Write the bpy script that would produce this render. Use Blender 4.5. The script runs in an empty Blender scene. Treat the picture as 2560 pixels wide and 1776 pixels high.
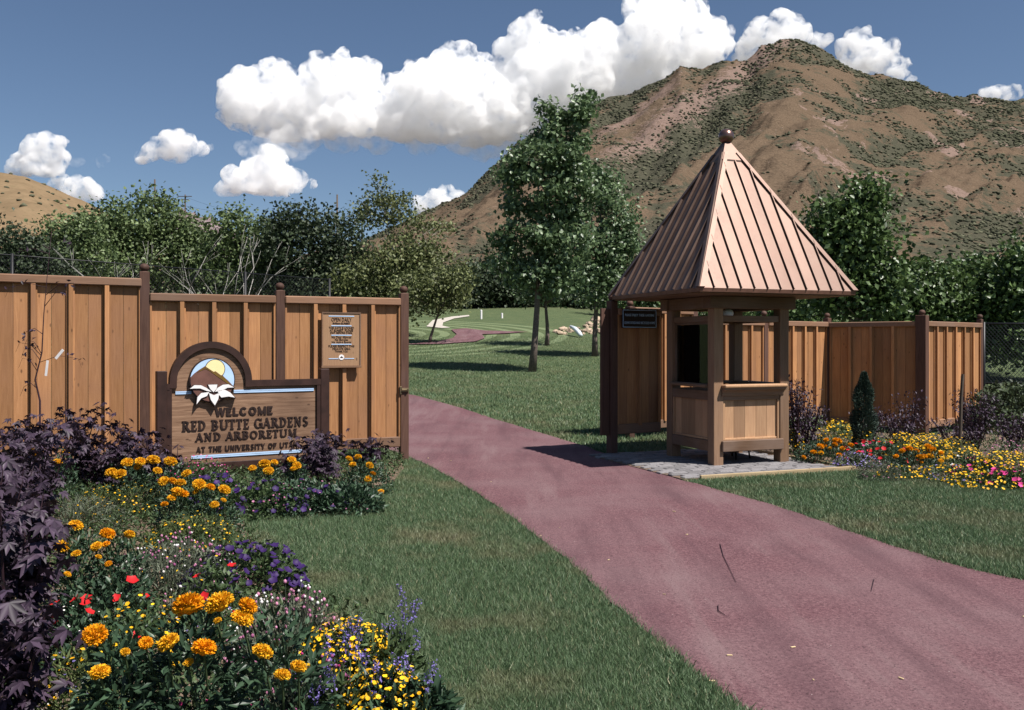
import bpy, bmesh, math, random
import numpy as np
from mathutils import Vector, Matrix, noise

sc = bpy.context.scene
R = math.radians
rng = np.random.default_rng(7)
random.seed(7)

# ------------------------------------------------------------------ camera
FPX, HOR, EYE = 2300.0, 858.0, 1.6          # focal length in photo pixels, horizon row, eye height
cam = bpy.data.objects.new('camera', bpy.data.cameras.new('camera'))
sc.collection.objects.link(cam)
cam.location = (0, 0, EYE)
cam.rotation_euler = (math.pi / 2, 0, 0)
cam.data.sensor_width = 36
cam.data.lens = 36 * FPX / 2560
cam.data.shift_y = -(888 - HOR) / 2560
cam.data.clip_end = 20000
sc.camera = cam

# ------------------------------------------------------------------ sky and sun
SUN = Vector((.54, -.345, 1.0)).normalized()
world = bpy.data.worlds.new('World')
sc.world = world
world.use_nodes = True
wt = world.node_tree
sky = wt.nodes.new('ShaderNodeTexSky')
sky.sky_type = 'NISHITA'
sky.sun_disc = False
sky.sun_elevation = math.asin(SUN.z)
sky.sun_rotation = math.atan2(SUN.x, SUN.y)
sky.altitude = 1500
sky.air_density = 1.0
sky.dust_density = 2.2
sky.ozone_density = 3.0
wt.links.new(sky.outputs[0], wt.nodes['Background'].inputs[0])
wt.nodes['Background'].inputs[1].default_value = 0.058
sun = bpy.data.objects.new('sun', bpy.data.lights.new('sun', 'SUN'))
sc.collection.objects.link(sun)
sun.data.energy = 5.0
sun.data.angle = R(.5)
sun.data.color = (1, .955, .90)
sun.rotation_euler = SUN.to_track_quat('Z', 'Y').to_euler()
vs = sc.view_settings
vs.view_transform = 'Standard'
vs.look = 'None'
vs.gamma = 1
vs.use_curve_mapping = False
vs.exposure = 0.65
sc.cycles.use_denoising = True
sc.cycles.max_bounces = 20
sc.cycles.volume_bounces = 20
sc.cycles.diffuse_bounces = 1
sc.cycles.glossy_bounces = 3
sc.cycles.transmission_bounces = 6
sc.cycles.transparent_max_bounces = 16

# ------------------------------------------------------------------ helpers
def link(o):
    sc.collection.objects.link(o)
    return o

def thing(name, label, cat, loc=(0, 0, 0), rotz=0, group=None):
    o = link(bpy.data.objects.new(name, None))
    o.empty_display_size = .1
    o.location = loc
    o.rotation_euler = (0, 0, rotz)
    o['label'] = label
    o['category'] = cat
    if group:
        o['group'] = group
    return o

def tag(o, label=None, cat=None, group=None, kind=None):
    if label: o['label'] = label
    if cat: o['category'] = cat
    if group: o['group'] = group
    if kind: o['kind'] = kind
    return o

def obj(name, me, parent=None, loc=None, rot=None, scale=None):
    o = link(bpy.data.objects.new(name, me))
    if parent: o.parent = parent
    if loc is not None: o.location = loc
    if rot is not None: o.rotation_euler = rot
    if scale is not None: o.scale = scale
    return o

def npmesh(name, verts, faces, mat=None, smooth=False):
    """fast mesh from a (n,3) array and an (m,k) array"""
    verts = np.asarray(verts, 'f'); faces = np.asarray(faces, 'i')
    me = bpy.data.meshes.new(name)
    me.vertices.add(len(verts)); me.vertices.foreach_set('co', verts.ravel())
    k = faces.shape[1]
    me.loops.add(faces.size); me.loops.foreach_set('vertex_index', faces.ravel())
    me.polygons.add(len(faces)); me.polygons.foreach_set('loop_start', np.arange(0, faces.size, k, dtype='i'))
    if smooth: me.polygons.foreach_set('use_smooth', np.ones(len(faces), bool))
    me.update(calc_edges=True)
    if mat: me.materials.append(mat)
    return me

class MB:
    """collects shapes into one mesh"""
    def __init__(s): s.v = []; s.f = []
    def add(s, vs_, fs_):
        b = len(s.v); s.v += [tuple(v) for v in vs_]; s.f += [tuple(i + b for i in f) for f in fs_]; return s
    def box(s, x0, x1, y0, y1, z0, z1, bev=0):
        if bev:
            bm = bmesh.new(); bmesh.ops.create_cube(bm, size=1)
            for v in bm.verts:
                v.co = Vector(((x0 + x1) / 2 + v.co.x * (x1 - x0), (y0 + y1) / 2 + v.co.y * (y1 - y0), (z0 + z1) / 2 + v.co.z * (z1 - z0)))
            bmesh.ops.bevel(bm, geom=bm.edges[:], offset=bev, segments=1, affect='EDGES')
            bm.verts.index_update()
            s.add([v.co for v in bm.verts], [[v.index for v in f.verts] for f in bm.faces]); bm.free(); return s
        return s.add([(x0, y0, z0), (x1, y0, z0), (x1, y1, z0), (x0, y1, z0), (x0, y0, z1), (x1, y0, z1), (x1, y1, z1), (x0, y1, z1)],
                     [(0, 3, 2, 1), (4, 5, 6, 7), (0, 1, 5, 4), (1, 2, 6, 5), (2, 3, 7, 6), (3, 0, 4, 7)])
    def tube(s, pts, rad, n=6):
        pts = [Vector(p) for p in pts]; rad = rad if isinstance(rad, (list, tuple)) else [rad] * len(pts)
        b = len(s.v)
        for i, p in enumerate(pts):
            d = (pts[min(i + 1, len(pts) - 1)] - pts[max(i - 1, 0)]).normalized()
            a = d.orthogonal().normalized() if i == 0 else (a - d * a.dot(d)).normalized()
            c = d.cross(a)
            for k in range(n):
                t = 2 * math.pi * k / n
                s.v.append(tuple(p + (a * math.cos(t) + c * math.sin(t)) * rad[i]))
        for i in range(len(pts) - 1):
            for k in range(n):
                s.f.append((b + i * n + k, b + i * n + (k + 1) % n, b + (i + 1) * n + (k + 1) % n, b + (i + 1) * n + k))
        s.f.append(tuple(b + k for k in range(n))[::-1]); e = b + (len(pts) - 1) * n
        s.f.append(tuple(e + k for k in range(n)))
        return s
    def lathe(s, prof, n=16, c=(0, 0)):
        b = len(s.v)
        for (r, z) in prof:
            for k in range(n):
                t = 2 * math.pi * k / n; s.v.append((c[0] + r * math.cos(t), c[1] + r * math.sin(t), z))
        for i in range(len(prof) - 1):
            for k in range(n):
                s.f.append((b + i * n + k, b + i * n + (k + 1) % n, b + (i + 1) * n + (k + 1) % n, b + (i + 1) * n + k))
        s.f.append(tuple(b + k for k in range(n))[::-1]); e = b + (len(prof) - 1) * n
        s.f.append(tuple(e + k for k in range(n)))
        return s
    def prism(s, poly, y0, y1):
        """polygon in the xz plane, extruded from y0 (front) to y1"""
        n = len(poly)
        return s.add([(x, y0, z) for x, z in poly] + [(x, y1, z) for x, z in poly],
                     [tuple(range(n)), tuple(range(2 * n - 1, n - 1, -1))] + [(i, n + i, n + (i + 1) % n, (i + 1) % n) for i in range(n)])
    def mesh(s, name, mat, smooth=False, fix=True):
        me = bpy.data.meshes.new(name); me.from_pydata(s.v, [], s.f)
        if fix:
            bm = bmesh.new(); bm.from_mesh(me); bmesh.ops.recalc_face_normals(bm, faces=bm.faces[:]); bm.to_mesh(me); bm.free()
        if mat: me.materials.append(mat)
        if smooth:
            me.polygons.foreach_set('use_smooth', np.ones(len(me.polygons), bool))
        return me
    def build(s, name, mat, parent=None, smooth=False, **k):
        return obj(name, s.mesh(name, mat, smooth), parent, **k)

# ------------------------------------------------------------------ terrain
def sstep(a, b, x):
    t = np.clip((x - a) / (b - a), 0, 1); return t * t * (3 - 2 * t)

TY = [-4000, 13.5, 18, 24, 30, 38, 45, 65, 120, 350, 1000, 6000]
TZ = [0, 0, .10, .34, .66, 1.22, 1.85, 3.5, 8, 31, 45, 60]
def T(x, y):
    x = np.asarray(x, float); y = np.asarray(y, float)
    z = np.interp(y, TY, TZ)
    z = z - .20 * sstep(4.2, 6.5, x) * sstep(12.5, 16.5, y)
    return z

def gp(px, py, off=0.0):
    """where the line of sight through a photo pixel meets the ground: a point of the place"""
    ux, uz = (px - 1280) / FPX, (HOR - py) / FPX
    lo, d = .5, .5
    while d < 400:
        if EYE + uz * d <= T(ux * d, d) + off: break
        lo = d; d += .5 if d < 80 else 3
    for _ in range(30):
        m = (lo + d) / 2
        if EYE + uz * m <= T(ux * m, m) + off: d = m
        else: lo = m
    return np.array([ux * d, d, float(T(ux * d, d)) + off])

def at(px, py, d):
    return Vector(((px - 1280) / FPX * d, d, EYE + (HOR - py) / FPX * d))

def inpoly(poly, x, y):
    poly = np.asarray(poly); c = np.zeros(len(x), bool); j = len(poly) - 1
    for i in range(len(poly)):
        xi, yi = poly[i][:2]; xj, yj = poly[j][:2]
        c ^= ((yi > y) != (yj > y)) & (x < (xj - xi) * (y - yi) / (yj - yi + 1e-12) + xi); j = i
    return c

# ------------------------------------------------------------------ materials
def mat(name):
    m = bpy.data.materials.new(name); m.use_nodes = True
    return m, m.node_tree, m.node_tree.nodes['Principled BSDF']

def N(t, kind, **kw):
    n = t.nodes.new('ShaderNode' + kind)
    for k, v in kw.items():
        if k.startswith('_'): setattr(n, k[1:], v)
        else: n.inputs[k.replace('__', ' ')].default_value = v
    return n

def ramp(t, fac, stops):
    r = t.nodes.new('ShaderNodeValToRGB'); e = r.color_ramp.elements
    while len(e) < len(stops): e.new(.5)
    for i, (p, c) in enumerate(stops):
        e[i].position = p; e[i].color = (*c, 1)
    t.links.new(fac, r.inputs[0]); return r.outputs[0]

def mix(t, fac, a, b, mode='MIX'):
    m = t.nodes.new('ShaderNodeMix'); m.data_type = 'RGBA'; m.blend_type = mode
    for s, v in ((0, fac), (6, a), (7, b)):
        if hasattr(v, 'type') and hasattr(v, 'is_linked'): t.links.new(v, m.inputs[s])
        elif s == 0: m.inputs[0].default_value = v
        else: m.inputs[s].default_value = (*v, 1)
    return m.outputs[2]

def mth(t, op, a, b=0.0, c=None):
    m = t.nodes.new('ShaderNodeMath'); m.operation = op
    for i, v in enumerate((a, b, c)):
        if v is None: continue
        if hasattr(v, 'is_linked'): t.links.new(v, m.inputs[i])
        else: m.inputs[i].default_value = v
    return m.outputs[0]

def bump(t, b, h, strength=.3, dist=.01):
    n = N(t, 'Bump', Strength=strength, Distance=dist); t.links.new(h, n.inputs['Height']); t.links.new(n.outputs[0], b.inputs['Normal'])

def objcoord(t, scale=(1, 1, 1), rand=True):
    tc = t.nodes.new('ShaderNodeTexCoord'); mp = N(t, 'Mapping', Scale=scale); t.links.new(tc.outputs['Object'], mp.inputs[0])
    if rand:
        oi = t.nodes.new('ShaderNodeObjectInfo'); v = t.nodes.new('ShaderNodeVectorMath'); v.operation = 'ADD'
        m = N(t, 'VectorMath', _operation='SCALE'); m.inputs[0].default_value = (37.1, 19.7, 53.3); t.links.new(oi.outputs['Random'], m.inputs['Scale'])
        t.links.new(mp.outputs[0], v.inputs[0]); t.links.new(m.outputs[0], v.inputs[1]); return v.outputs[0], oi.outputs['Random']
    return mp.outputs[0], None

def wood(name, lo, hi, along='z', knots=True, wear=None, rough=.7):
    m, t, b = mat(name)
    s = {'z': (22, 22, 1.3), 'x': (1.3, 22, 22)}[along]
    co, rnd = objcoord(t, s)
    g = N(t, 'TexNoise', Scale=2.2, Detail=6, Roughness=.62, Distortion=.6); t.links.new(co, g.inputs['Vector'])
    col = ramp(t, g.outputs[0], [(.28, lo), (.72, hi)])
    rr = t.nodes.new('ShaderNodeMapRange'); t.links.new(rnd, rr.inputs[0]); rr.inputs[3].default_value = .66; rr.inputs[4].default_value = 1.26
    hs = N(t, 'HueSaturation'); t.links.new(rr.outputs[0], hs.inputs['Value']); t.links.new(col, hs.inputs['Color']); col = hs.outputs[0]
    co2, _ = objcoord(t, (1, 1, 1))
    if knots:
        kc, _ = objcoord(t, {'z': (9, 9, 4.2), 'x': (4.2, 9, 9)}[along])
        k = N(t, 'TexVoronoi', Scale=1.0, Randomness=1.0); t.links.new(kc, k.inputs['Vector'])
        kf = ramp(t, k.outputs['Distance'], [(.055, (1, 1, 1)), (.12, (0, 0, 0))])
        col = mix(t, mth(t, 'MULTIPLY', kf, .75), col, tuple(c * .28 for c in lo))
    big = N(t, 'TexNoise', Scale=1.7, Detail=3); t.links.new(co2, big.inputs['Vector'])
    col = mix(t, ramp(t, big.outputs[0], [(.42, (0, 0, 0)), (.75, (.55, .55, .55))]), col, wear or tuple(c * .6 for c in lo))
    t.links.new(col, b.inputs['Base Color'])
    b.inputs['Roughness'].default_value = rough; b.inputs['Specular IOR Level'].default_value = .25
    bump(t, b, g.outputs[0], .35, .004)
    return m

def plain(name, col, rough=.6, metal=0, spec=.3, var=.25, scale=8):
    m, t, b = mat(name)
    co, rnd = objcoord(t)
    n = N(t, 'TexNoise', Scale=scale, Detail=5); t.links.new(co, n.inputs['Vector'])
    c = ramp(t, n.outputs[0], [(.3, tuple(x * (1 - var) for x in col)), (.7, tuple(min(1, x * (1 + var)) for x in col))])
    t.links.new(c, b.inputs['Base Color'])
    b.inputs['Roughness'].default_value = rough; b.inputs['Metallic'].default_value = metal; b.inputs['Specular IOR Level'].default_value = spec
    return m

def leafmat(name, dark, light, trans=.3, rough=.5, spec=.3, objvar=.0):
    """each leaf its own shade; some light comes through"""
    m, t, b = mat(name)
    gi = t.nodes.new('ShaderNodeNewGeometry')
    c = ramp(t, gi.outputs['Random Per Island'], [(0, dark), (.75, light), (1, tuple(min(1, x * 1.35) for x in light))])
    if objvar:
        oi = t.nodes.new('ShaderNodeObjectInfo'); rr = t.nodes.new('ShaderNodeMapRange'); t.links.new(oi.outputs['Random'], rr.inputs[0])
        rr.inputs[3].default_value = 1 - objvar; rr.inputs[4].default_value = 1 + objvar
        hs = N(t, 'HueSaturation'); t.links.new(rr.outputs[0], hs.inputs['Value']); t.links.new(c, hs.inputs['Color']); c = hs.outputs[0]
    t.links.new(c, b.inputs['Base Color']); b.inputs['Roughness'].default_value = rough; b.inputs['Specular IOR Level'].default_value = spec
    if trans:
        tr = t.nodes.new('ShaderNodeBsdfTranslucent'); t.links.new(c, tr.inputs[0]); mx = N(t, 'MixShader', Fac=trans)
        t.links.new(b.outputs[0], mx.inputs[1]); t.links.new(tr.outputs[0], mx.inputs[2]); t.links.new(mx.outputs[0], t.nodes['Material Output'].inputs[0])
    return m

M = {}
M['cedar'] = wood('cedar', (.30, .138, .056), (.45, .225, .10), wear=(.26, .13, .075))
M['cedar_x'] = wood('cedar_rail', (.17, .088, .050), (.25, .14, .085), 'x', knots=False, wear=(.20, .14, .11))
M['dark_post'] = wood('dark_post', (.055, .026, .018), (.105, .055, .038), wear=(.10, .06, .055), knots=False)
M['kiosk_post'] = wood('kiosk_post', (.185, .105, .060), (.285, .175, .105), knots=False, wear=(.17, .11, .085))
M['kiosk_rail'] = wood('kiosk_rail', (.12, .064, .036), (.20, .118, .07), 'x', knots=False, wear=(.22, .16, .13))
M['kiosk_board'] = wood('kiosk_board', (.33, .185, .100), (.45, .275, .155), knots=True, wear=(.32, .18, .105))
M['sign_frame'] = plain('sign_frame_paint', (.035, .016, .012), .55, var=.3)
M['sign_wood'] = wood('sign_wood', (.14, .070, .038), (.40, .245, .155), 'x', knots=True, wear=(.085, .048, .03))
M['letter'] = plain('letter_paint', (.022, .011, .009), .6)
M['paleblue'] = plain('pale_blue_paint', (.42, .58, .80), .5, var=.06)
M['yellow'] = plain('pale_yellow_paint', (.80, .70, .36), .5, var=.05)
M['white'] = plain('white_paint', (.78, .75, .74), .5, var=.06)
M['mtn_brown'] = plain('brown_paint', (.14, .065, .05), .5, var=.2)
M['mtn_olive'] = plain('olive_paint', (.13, .075, .015), .5, var=.25)
M['black'] = plain('black_metal', (.012, .012, .014), .45, var=.2)
M['steel'] = plain('galvanised_steel', (.45, .46, .48), .35, metal=.8)
M['bark'] = plain('grey_bark', (.13, .10, .085), .9, var=.45, scale=30)
M['barkpale'] = plain('pale_bark', (.36, .34, .31), .85, var=.3, scale=20)
M['stem'] = plain('green_stem', (.05, .075, .03), .7)
M['stemdark'] = plain('purple_stem', (.03, .012, .018), .7)
M['soil'] = plain('garden_soil', (.15, .105, .075), .95, var=.5, scale=25)
M['pole'] = plain('weathered_pole', (.085, .065, .05), .9)

# ================================================================== THE SETTING
# ---- ground sheet
def axis(near0, near1, step, far, k=1.12):
    a = list(np.arange(near0, near1 + 1e-6, step)); s = step
    while a[-1] < far: s *= k; a.append(a[-1] + s)
    s = step
    while a[0] > -far: s *= k; a.insert(0, a[0] - s)
    return np.array(a)
gx = axis(-40, 40, 1.0, 6000); gy = axis(-10, 80, .5, 6000)
X, Y = np.meshgrid(gx, gy); Z = T(X, Y)
nx = len(gx)
idx = np.arange(X.size).reshape(X.shape)
quads = np.stack([idx[:-1, :-1], idx[:-1, 1:], idx[1:, 1:], idx[1:, :-1]], -1).reshape(-1, 4)

m, t, b = mat('lawn_ground')
geo = t.nodes.new('ShaderNodeNewGeometry')
n1 = N(t, 'TexNoise', Scale=1.1, Detail=4); n2 = N(t, 'TexNoise', Scale=38, Detail=6, Roughness=.7); n3 = N(t, 'TexNoise', Scale=.05, Detail=5)
for n in (n1, n2, n3): t.links.new(geo.outputs['Position'], n.inputs['Vector'])
c = ramp(t, n2.outputs[0], [(.32, (.034, .052, .024)), (.68, (.105, .140, .066))])
c = mix(t, ramp(t, n1.outputs[0], [(.35, (0, 0, 0)), (.75, (.7, .7, .7))]), c, (.115, .135, .062))
# curved mowing bands, light and dark, on the lawn beyond the gate
sx = t.nodes.new('ShaderNodeSeparateXYZ'); t.links.new(geo.outputs['Position'], sx.inputs[0])
dx = mth(t, 'SUBTRACT', sx.outputs[0], -11.0); dy = mth(t, 'SUBTRACT', sx.outputs[1], 47.0)
rad = mth(t, 'SQRT', mth(t, 'ADD', mth(t, 'MULTIPLY', dx, dx), mth(t, 'MULTIPLY', dy, dy)))
wv = mth(t, 'SINE', mth(t, 'MULTIPLY', rad, 5.2))
zone = mth(t, 'MULTIPLY', mth(t, 'GREATER_THAN', sx.outputs[1], 36.0), mth(t, 'LESS_THAN', rad, 14.0))
c = mix(t, mth(t, 'MULTIPLY', mth(t, 'MULTIPLY', mth(t, 'GREATER_THAN', wv, 0.25), zone), .55), c, (.21, .255, .14))
dry = ramp(t, n3.outputs[0], [(.4, (.12, .085, .055)), (.6, (.05, .052, .034))])
far = t.nodes.new('ShaderNodeMapRange'); t.links.new(sx.outputs[1], far.inputs[0]); far.inputs[1].default_value = 72; far.inputs[2].default_value = 110
c = mix(t, far.outputs[0], c, dry)
t.links.new(c, b.inputs['Base Color']); b.inputs['Roughness'].default_value = .9; b.inputs['Specular IOR Level'].default_value = .1
bump(t, b, n2.outputs[0], .8, .05)
tag(obj('lawn_ground', npmesh('lawn_ground', np.stack([X, Y, Z], -1).reshape(-1, 3), quads, m, True)), kind='structure')

# ---- red path
def resample(P, n):
    P = np.asarray(P, float); s = np.r_[0, np.cumsum(np.hypot(*np.diff(P[:, :2], axis=0).T))]
    u = np.linspace(0, s[-1], n); return np.stack([np.interp(u, s, P[:, 0]), np.interp(u, s, P[:, 1])], -1)
def smooth_line(P, n=200, it=14):
    Q = resample(P, n)
    for _ in range(it): Q[1:-1] = (Q[:-2] + Q[2:] + 2 * Q[1:-1]) / 4
    return Q
PL = [gp(*p)[:2] for p in [(1960, 1860), (1840, 1776), (1620, 1590), (1420, 1405), (1250, 1272), (1130, 1197), (1060, 1160), (1015, 1140)]]
PL = [np.array([2.1, 2.6]), np.array([1.6, 3.2])] + PL + [np.array(p) for p in [(-2.2, 14.4), (-4.2, 16.5), (-6.5, 19.5), (-9, 23.0)]]
PR = [gp(*p)[:2] for p in [(2560, 1462), (2350, 1410), (2150, 1340), (1950, 1270), (1800, 1228), (1715, 1205), (1640, 1186), (1575, 1160), (1480, 1122), (1385, 1094), (1300, 1068), (1150, 1020), (1020, 985)]]
PR = [np.array([7.6, 2.6]), np.array([5.3, 4.9])] + PR + [np.array(p) for p in [(-4.4, 23.8), (-7.5, 26.5)]]
LQ, RQ = smooth_line(PL), smooth_line(PR)
wob = np.array([noise.noise(Vector((i * .35, 3.1, 0))) for i in range(200)]); wob += .5 * np.array([noise.noise(Vector((i * 1.7, 8.1, 0))) for i in range(200)]); LQ[:, 0] += wob * .04; RQ[:, 0] += wob[::-1] * .04
K = 14
S_ = np.linspace(0, 1, K + 1)[None, :, None]
G = LQ[:, None] * (1 - S_) + RQ[:, None] * S_
V = np.concatenate([G, (T(G[..., 0], G[..., 1]) + .012)[..., None]], -1).reshape(-1, 3)
I = np.arange(200 * (K + 1)).reshape(200, K + 1)
PQ = np.stack([I[:-1, :-1], I[:-1, 1:], I[1:, 1:], I[1:, :-1]], -1).reshape(-1, 4)
m, t, b = mat('red_path')
geo = t.nodes.new('ShaderNodeNewGeometry')
na = N(t, 'TexNoise', Scale=55, Detail=5, Roughness=.75); nb = N(t, 'TexNoise', Scale=.9, Detail=4); nv = N(t, 'TexVoronoi', Scale=120); nw = N(t, 'TexVoronoi', Scale=9)
for n in (na, nb, nv, nw): t.links.new(geo.outputs['Position'], n.inputs['Vector'])
c = ramp(t, na.outputs[0], [(.28, (.050, .022, .028)), (.5, (.135, .066, .074)), (.74, (.235, .135, .14))])
c = mix(t, ramp(t, nb.outputs[0], [(.38, (0, 0, 0)), (.72, (.6, .6, .6))]), c, (.185, .120, .125))
mp_ = N(t, 'Mapping', Scale=(1.5, .16, 1), Rotation=(0, 0, R(-38))); t.links.new(geo.outputs['Position'], mp_.inputs[0]); ns_ = N(t, 'TexNoise', Scale=1.6, Detail=5, Roughness=.65); t.links.new(mp_.outputs[0], ns_.inputs['Vector'])
c = mix(t, ramp(t, ns_.outputs[0], [(.34, (.5, .5, .5)), (.5, (0, 0, 0))]), c, (.075, .038, .045)); c = mix(t, ramp(t, ns_.outputs[0], [(.55, (0, 0, 0)), (.74, (.55, .55, .55))]), c, (.22, .155, .155))
c = mix(t, ramp(t, nv.outputs['Color'], [(.78, (0, 0, 0)), (.86, (.5, .5, .5))]), c, (.030, .016, .019))
c = mix(t, ramp(t, nw.outputs['Distance'], [(.022, (.9, .9, .9)), (.034, (0, 0, 0))]), c, (.46, .40, .37))
t.links.new(c, b.inputs['Base Color']); b.inputs['Roughness'].default_value = .92; b.inputs['Specular IOR Level'].default_value = .15
bump(t, b, na.outputs[0], .7, .012)
M['path'] = m
tag(obj('path', npmesh('path', V, PQ, m, True)), kind='structure')

def sheet(name, poly, off, material, step=.6):
    """a flat sheet laid on the ground inside an outline"""
    bm = bmesh.new()
    vs_ = [bm.verts.new((p[0], p[1], 0)) for p in poly]; bm.faces.new(vs_)
    bmesh.ops.triangulate(bm, faces=bm.faces[:])
    for _ in range(4):
        es = [e for e in bm.edges if e.calc_length() > step]
        if not es: break
        bmesh.ops.subdivide_edges(bm, edges=es, cuts=1); bmesh.ops.triangulate(bm, faces=bm.faces[:])
    for v in bm.verts: v.co.z = float(T(v.co.x, v.co.y)) + off
    bmesh.ops.recalc_face_normals(bm, faces=bm.faces[:])
    me = bpy.data.meshes.new(name); bm.to_mesh(me); bm.free(); me.materials.append(material)
    if me.polygons[0].normal.z < 0: me.flip_normals()
    return tag(obj(name, me), kind='structure')

far_path = [gp(*p) for p in [(1000, 864), (1090, 857), (1132, 848), (1142, 838), (1128, 826), (1165, 823), (1215, 829), (1320, 832), (1260, 836), (1205, 838), (1212, 848), (1190, 856), (1110, 862)]]
sheet('far_path', far_path, .05, M['path'], 2)
M['concrete'] = plain('pale_concrete', (.42, .38, .33), .9, var=.15)
conc = [gp(*p) for p in [(1066, 818), (1082, 802), (1130, 793), (1172, 789), (1174, 792), (1135, 798), (1108, 808), (1106, 816), (1126, 821), (1105, 822)]]
sheet('concrete_path', conc, .04, M['concrete'], 2)

BED = [gp(*p) for p in [(1100, 1790), (1030, 1650), (890, 1565), (745, 1475), (655, 1395), (615, 1328), (605, 1288), (690, 1262), (800, 1243), (925, 1226), (985, 1205), (1010, 1172), (1000, 1150)]]
BED = [np.array([-.35, 2.6, 0])] + BED + [np.array(p) for p in [(-1.7, 12.75, 0), (-4.6, 11.45, 0), (-9.0, 8.9, 0), (-7.5, 2.6, 0)]]
sheet('flower_bed_soil', BED, .006, M['soil'])
RBED = [gp(*p) for p in [(1972, 1146), (2105, 1176), (2200, 1184), (2300, 1190), (2420, 1206), (2560, 1222), (2700, 1240)]] + [np.array(p) for p in [(11.5, 13.5, 0), (10.2, 18.6, 0), (9.5, 18.6, 0), (7.7, 17.0, 0), (6.3, 18.2, 0), (3.3, 15.9, 0)]]
sheet('flower_bed_soil', RBED, .006, M['soil'])

# ---- mountains
def ridge_mesh(name, sky_px, r0, r1, z0, nq, nr, spur, fine, material, kfreq, tail=.3, p=(.55, .45), seed=0.):
    sp = np.array(sky_px, float)
    q0, q1 = (sp[0, 0] - 1280) / FPX, (sp[-1, 0] - 1280) / FPX
    q = np.linspace(q0, q1, nq); u = np.r_[np.linspace(0, 1, nr), 1 + np.linspace(.02, tail, 10)]
    el = np.interp(q, (sp[:, 0] - 1280) / FPX, (HOR - sp[:, 1]) / FPX)
    Vv = np.zeros((len(u), nq, 3)); A = np.zeros((len(u), nq, 3))
    for j, uu in enumerate(u):
        r = r0 + (r1 - r0) * uu
        for i in range(nq):
            top = EYE + el[i] * r1
            f = p[0] * uu + p[1] * uu * uu if uu <= 1 else 1 - (uu - 1) * 1.6
            w = min(1, 4 * uu) * max(0, 1 - uu) * 1.9 if uu < 1 else 0
            P = Vector((q[i] * kfreq - uu * 2.9 + seed, uu * 1.3, seed))
            rd = 1 - abs(noise.fractal(P, 1., 2.1, 4))* 2.0
            z = z0 + (top - z0) * f + spur * rd * w * (.4 + uu) + fine * noise.fractal(Vector((q[i] * r * .02, r * .02, seed)), .8, 2, 4) * min(1, uu * 5)
            Vv[j, i] = (q[i] * r, r, z); A[j, i] = (rd, uu, q[i])
    ii = np.arange(len(u) * nq).reshape(len(u), nq)
    Q = np.stack([ii[:-1, :-1], ii[:-1, 1:], ii[1:, 1:], ii[1:, :-1]], -1).reshape(-1, 4)
    me = npmesh(name, Vv.reshape(-1, 3), Q, material, True)
    return Vv, A, me

def field(q, u, qs, us, seed, oct_=4):
    return noise.fractal(Vector((q * qs + u * us * .4, u * us, seed)), .9, 2., oct_)

m, t, b = mat('mountain_slope')
geo = t.nodes.new('ShaderNodeNewGeometry')
av = N(t, 'Attribute', _attribute_name='veg'); ar = N(t, 'Attribute', _attribute_name='rock')
na = N(t, 'TexNoise', Scale=.035, Detail=8, Roughness=.68); nb = N(t, 'TexNoise', Scale=.16, Detail=6, Roughness=.7)
nm = N(t, 'Mapping', Scale=(1, 1, 2.2)); t.links.new(geo.outputs['Position'], nm.inputs[0])
t.links.new(nm.outputs[0], na.inputs['Vector']); t.links.new(geo.outputs['Position'], nb.inputs['Vector'])
nc = N(t, 'TexNoise', Scale=.5, Detail=4, Roughness=.7); t.links.new(nm.outputs[0], nc.inputs['Vector'])
c = ramp(t, nc.outputs[0], [(.3, (.082, .058, .040)), (.7, (.160, .115, .078))])
vf = mth(t, 'ADD', av.outputs['Fac'], mth(t, 'ADD', mth(t, 'MULTIPLY', mth(t, 'SUBTRACT', na.outputs[0], .5), 2.2), mth(t, 'MULTIPLY', mth(t, 'SUBTRACT', nb.outputs[0], .5), 1.5)))
c = mix(t, ramp(t, vf, [(.36, (0, 0, 0)), (.66, (1, 1, 1))]), c, mix(t, nc.outputs[0], (.042, .044, .031), (.092, .086, .060)))
rf = mth(t, 'ADD', ar.outputs['Fac'], mth(t, 'ADD', mth(t, 'MULTIPLY', mth(t, 'SUBTRACT', nb.outputs[0], .5), 2.4), mth(t, 'MULTIPLY', mth(t, 'SUBTRACT', nc.outputs[0], .5), 1.6)))
c = mix(t, ramp(t, rf, [(.55, (0, 0, 0)), (.72, (.9, .9, .9))]), c, mix(t, nc.outputs[0], (.12, .078, .064), (.29, .21, .175)))
t.links.new(c, b.inputs['Base Color']); b.inputs['Roughness'].default_value = 1; b.inputs['Specular IOR Level'].default_value = 0
bump(t, b, na.outputs[0], 1.0, 6)
M['mountain'] = m
SKYLINE = [(500, 760), (760, 665), (913, 607), (980, 573), (1063, 534), (1100, 518), (1146, 492), (1183, 466), (1217, 432), (1255, 402), (1300, 360), (1360, 318), (1420, 280), (1469, 260), (1537, 243), (1576, 240), (1617, 216), (1682, 178), (1702, 164), (1722, 173), (1763, 173), (1818, 152), (1869, 151), (1904, 120), (1954, 104), (1995, 106), (2050, 124), (2105, 152), (2166, 182), (2226, 197), (2307, 217), (2358, 232), (2408, 245), (2560, 253), (2800, 300), (3200, 420)]
Vm, Am, me = ridge_mesh('mountain', SKYLINE, 350, 1300, 31, 420, 150, 15, 7, M['mountain'], 9.0, seed=2.3)
flat = Am.reshape(-1, 3); veg = np.zeros(len(flat)); rock = np.zeros(len(flat))
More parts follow.
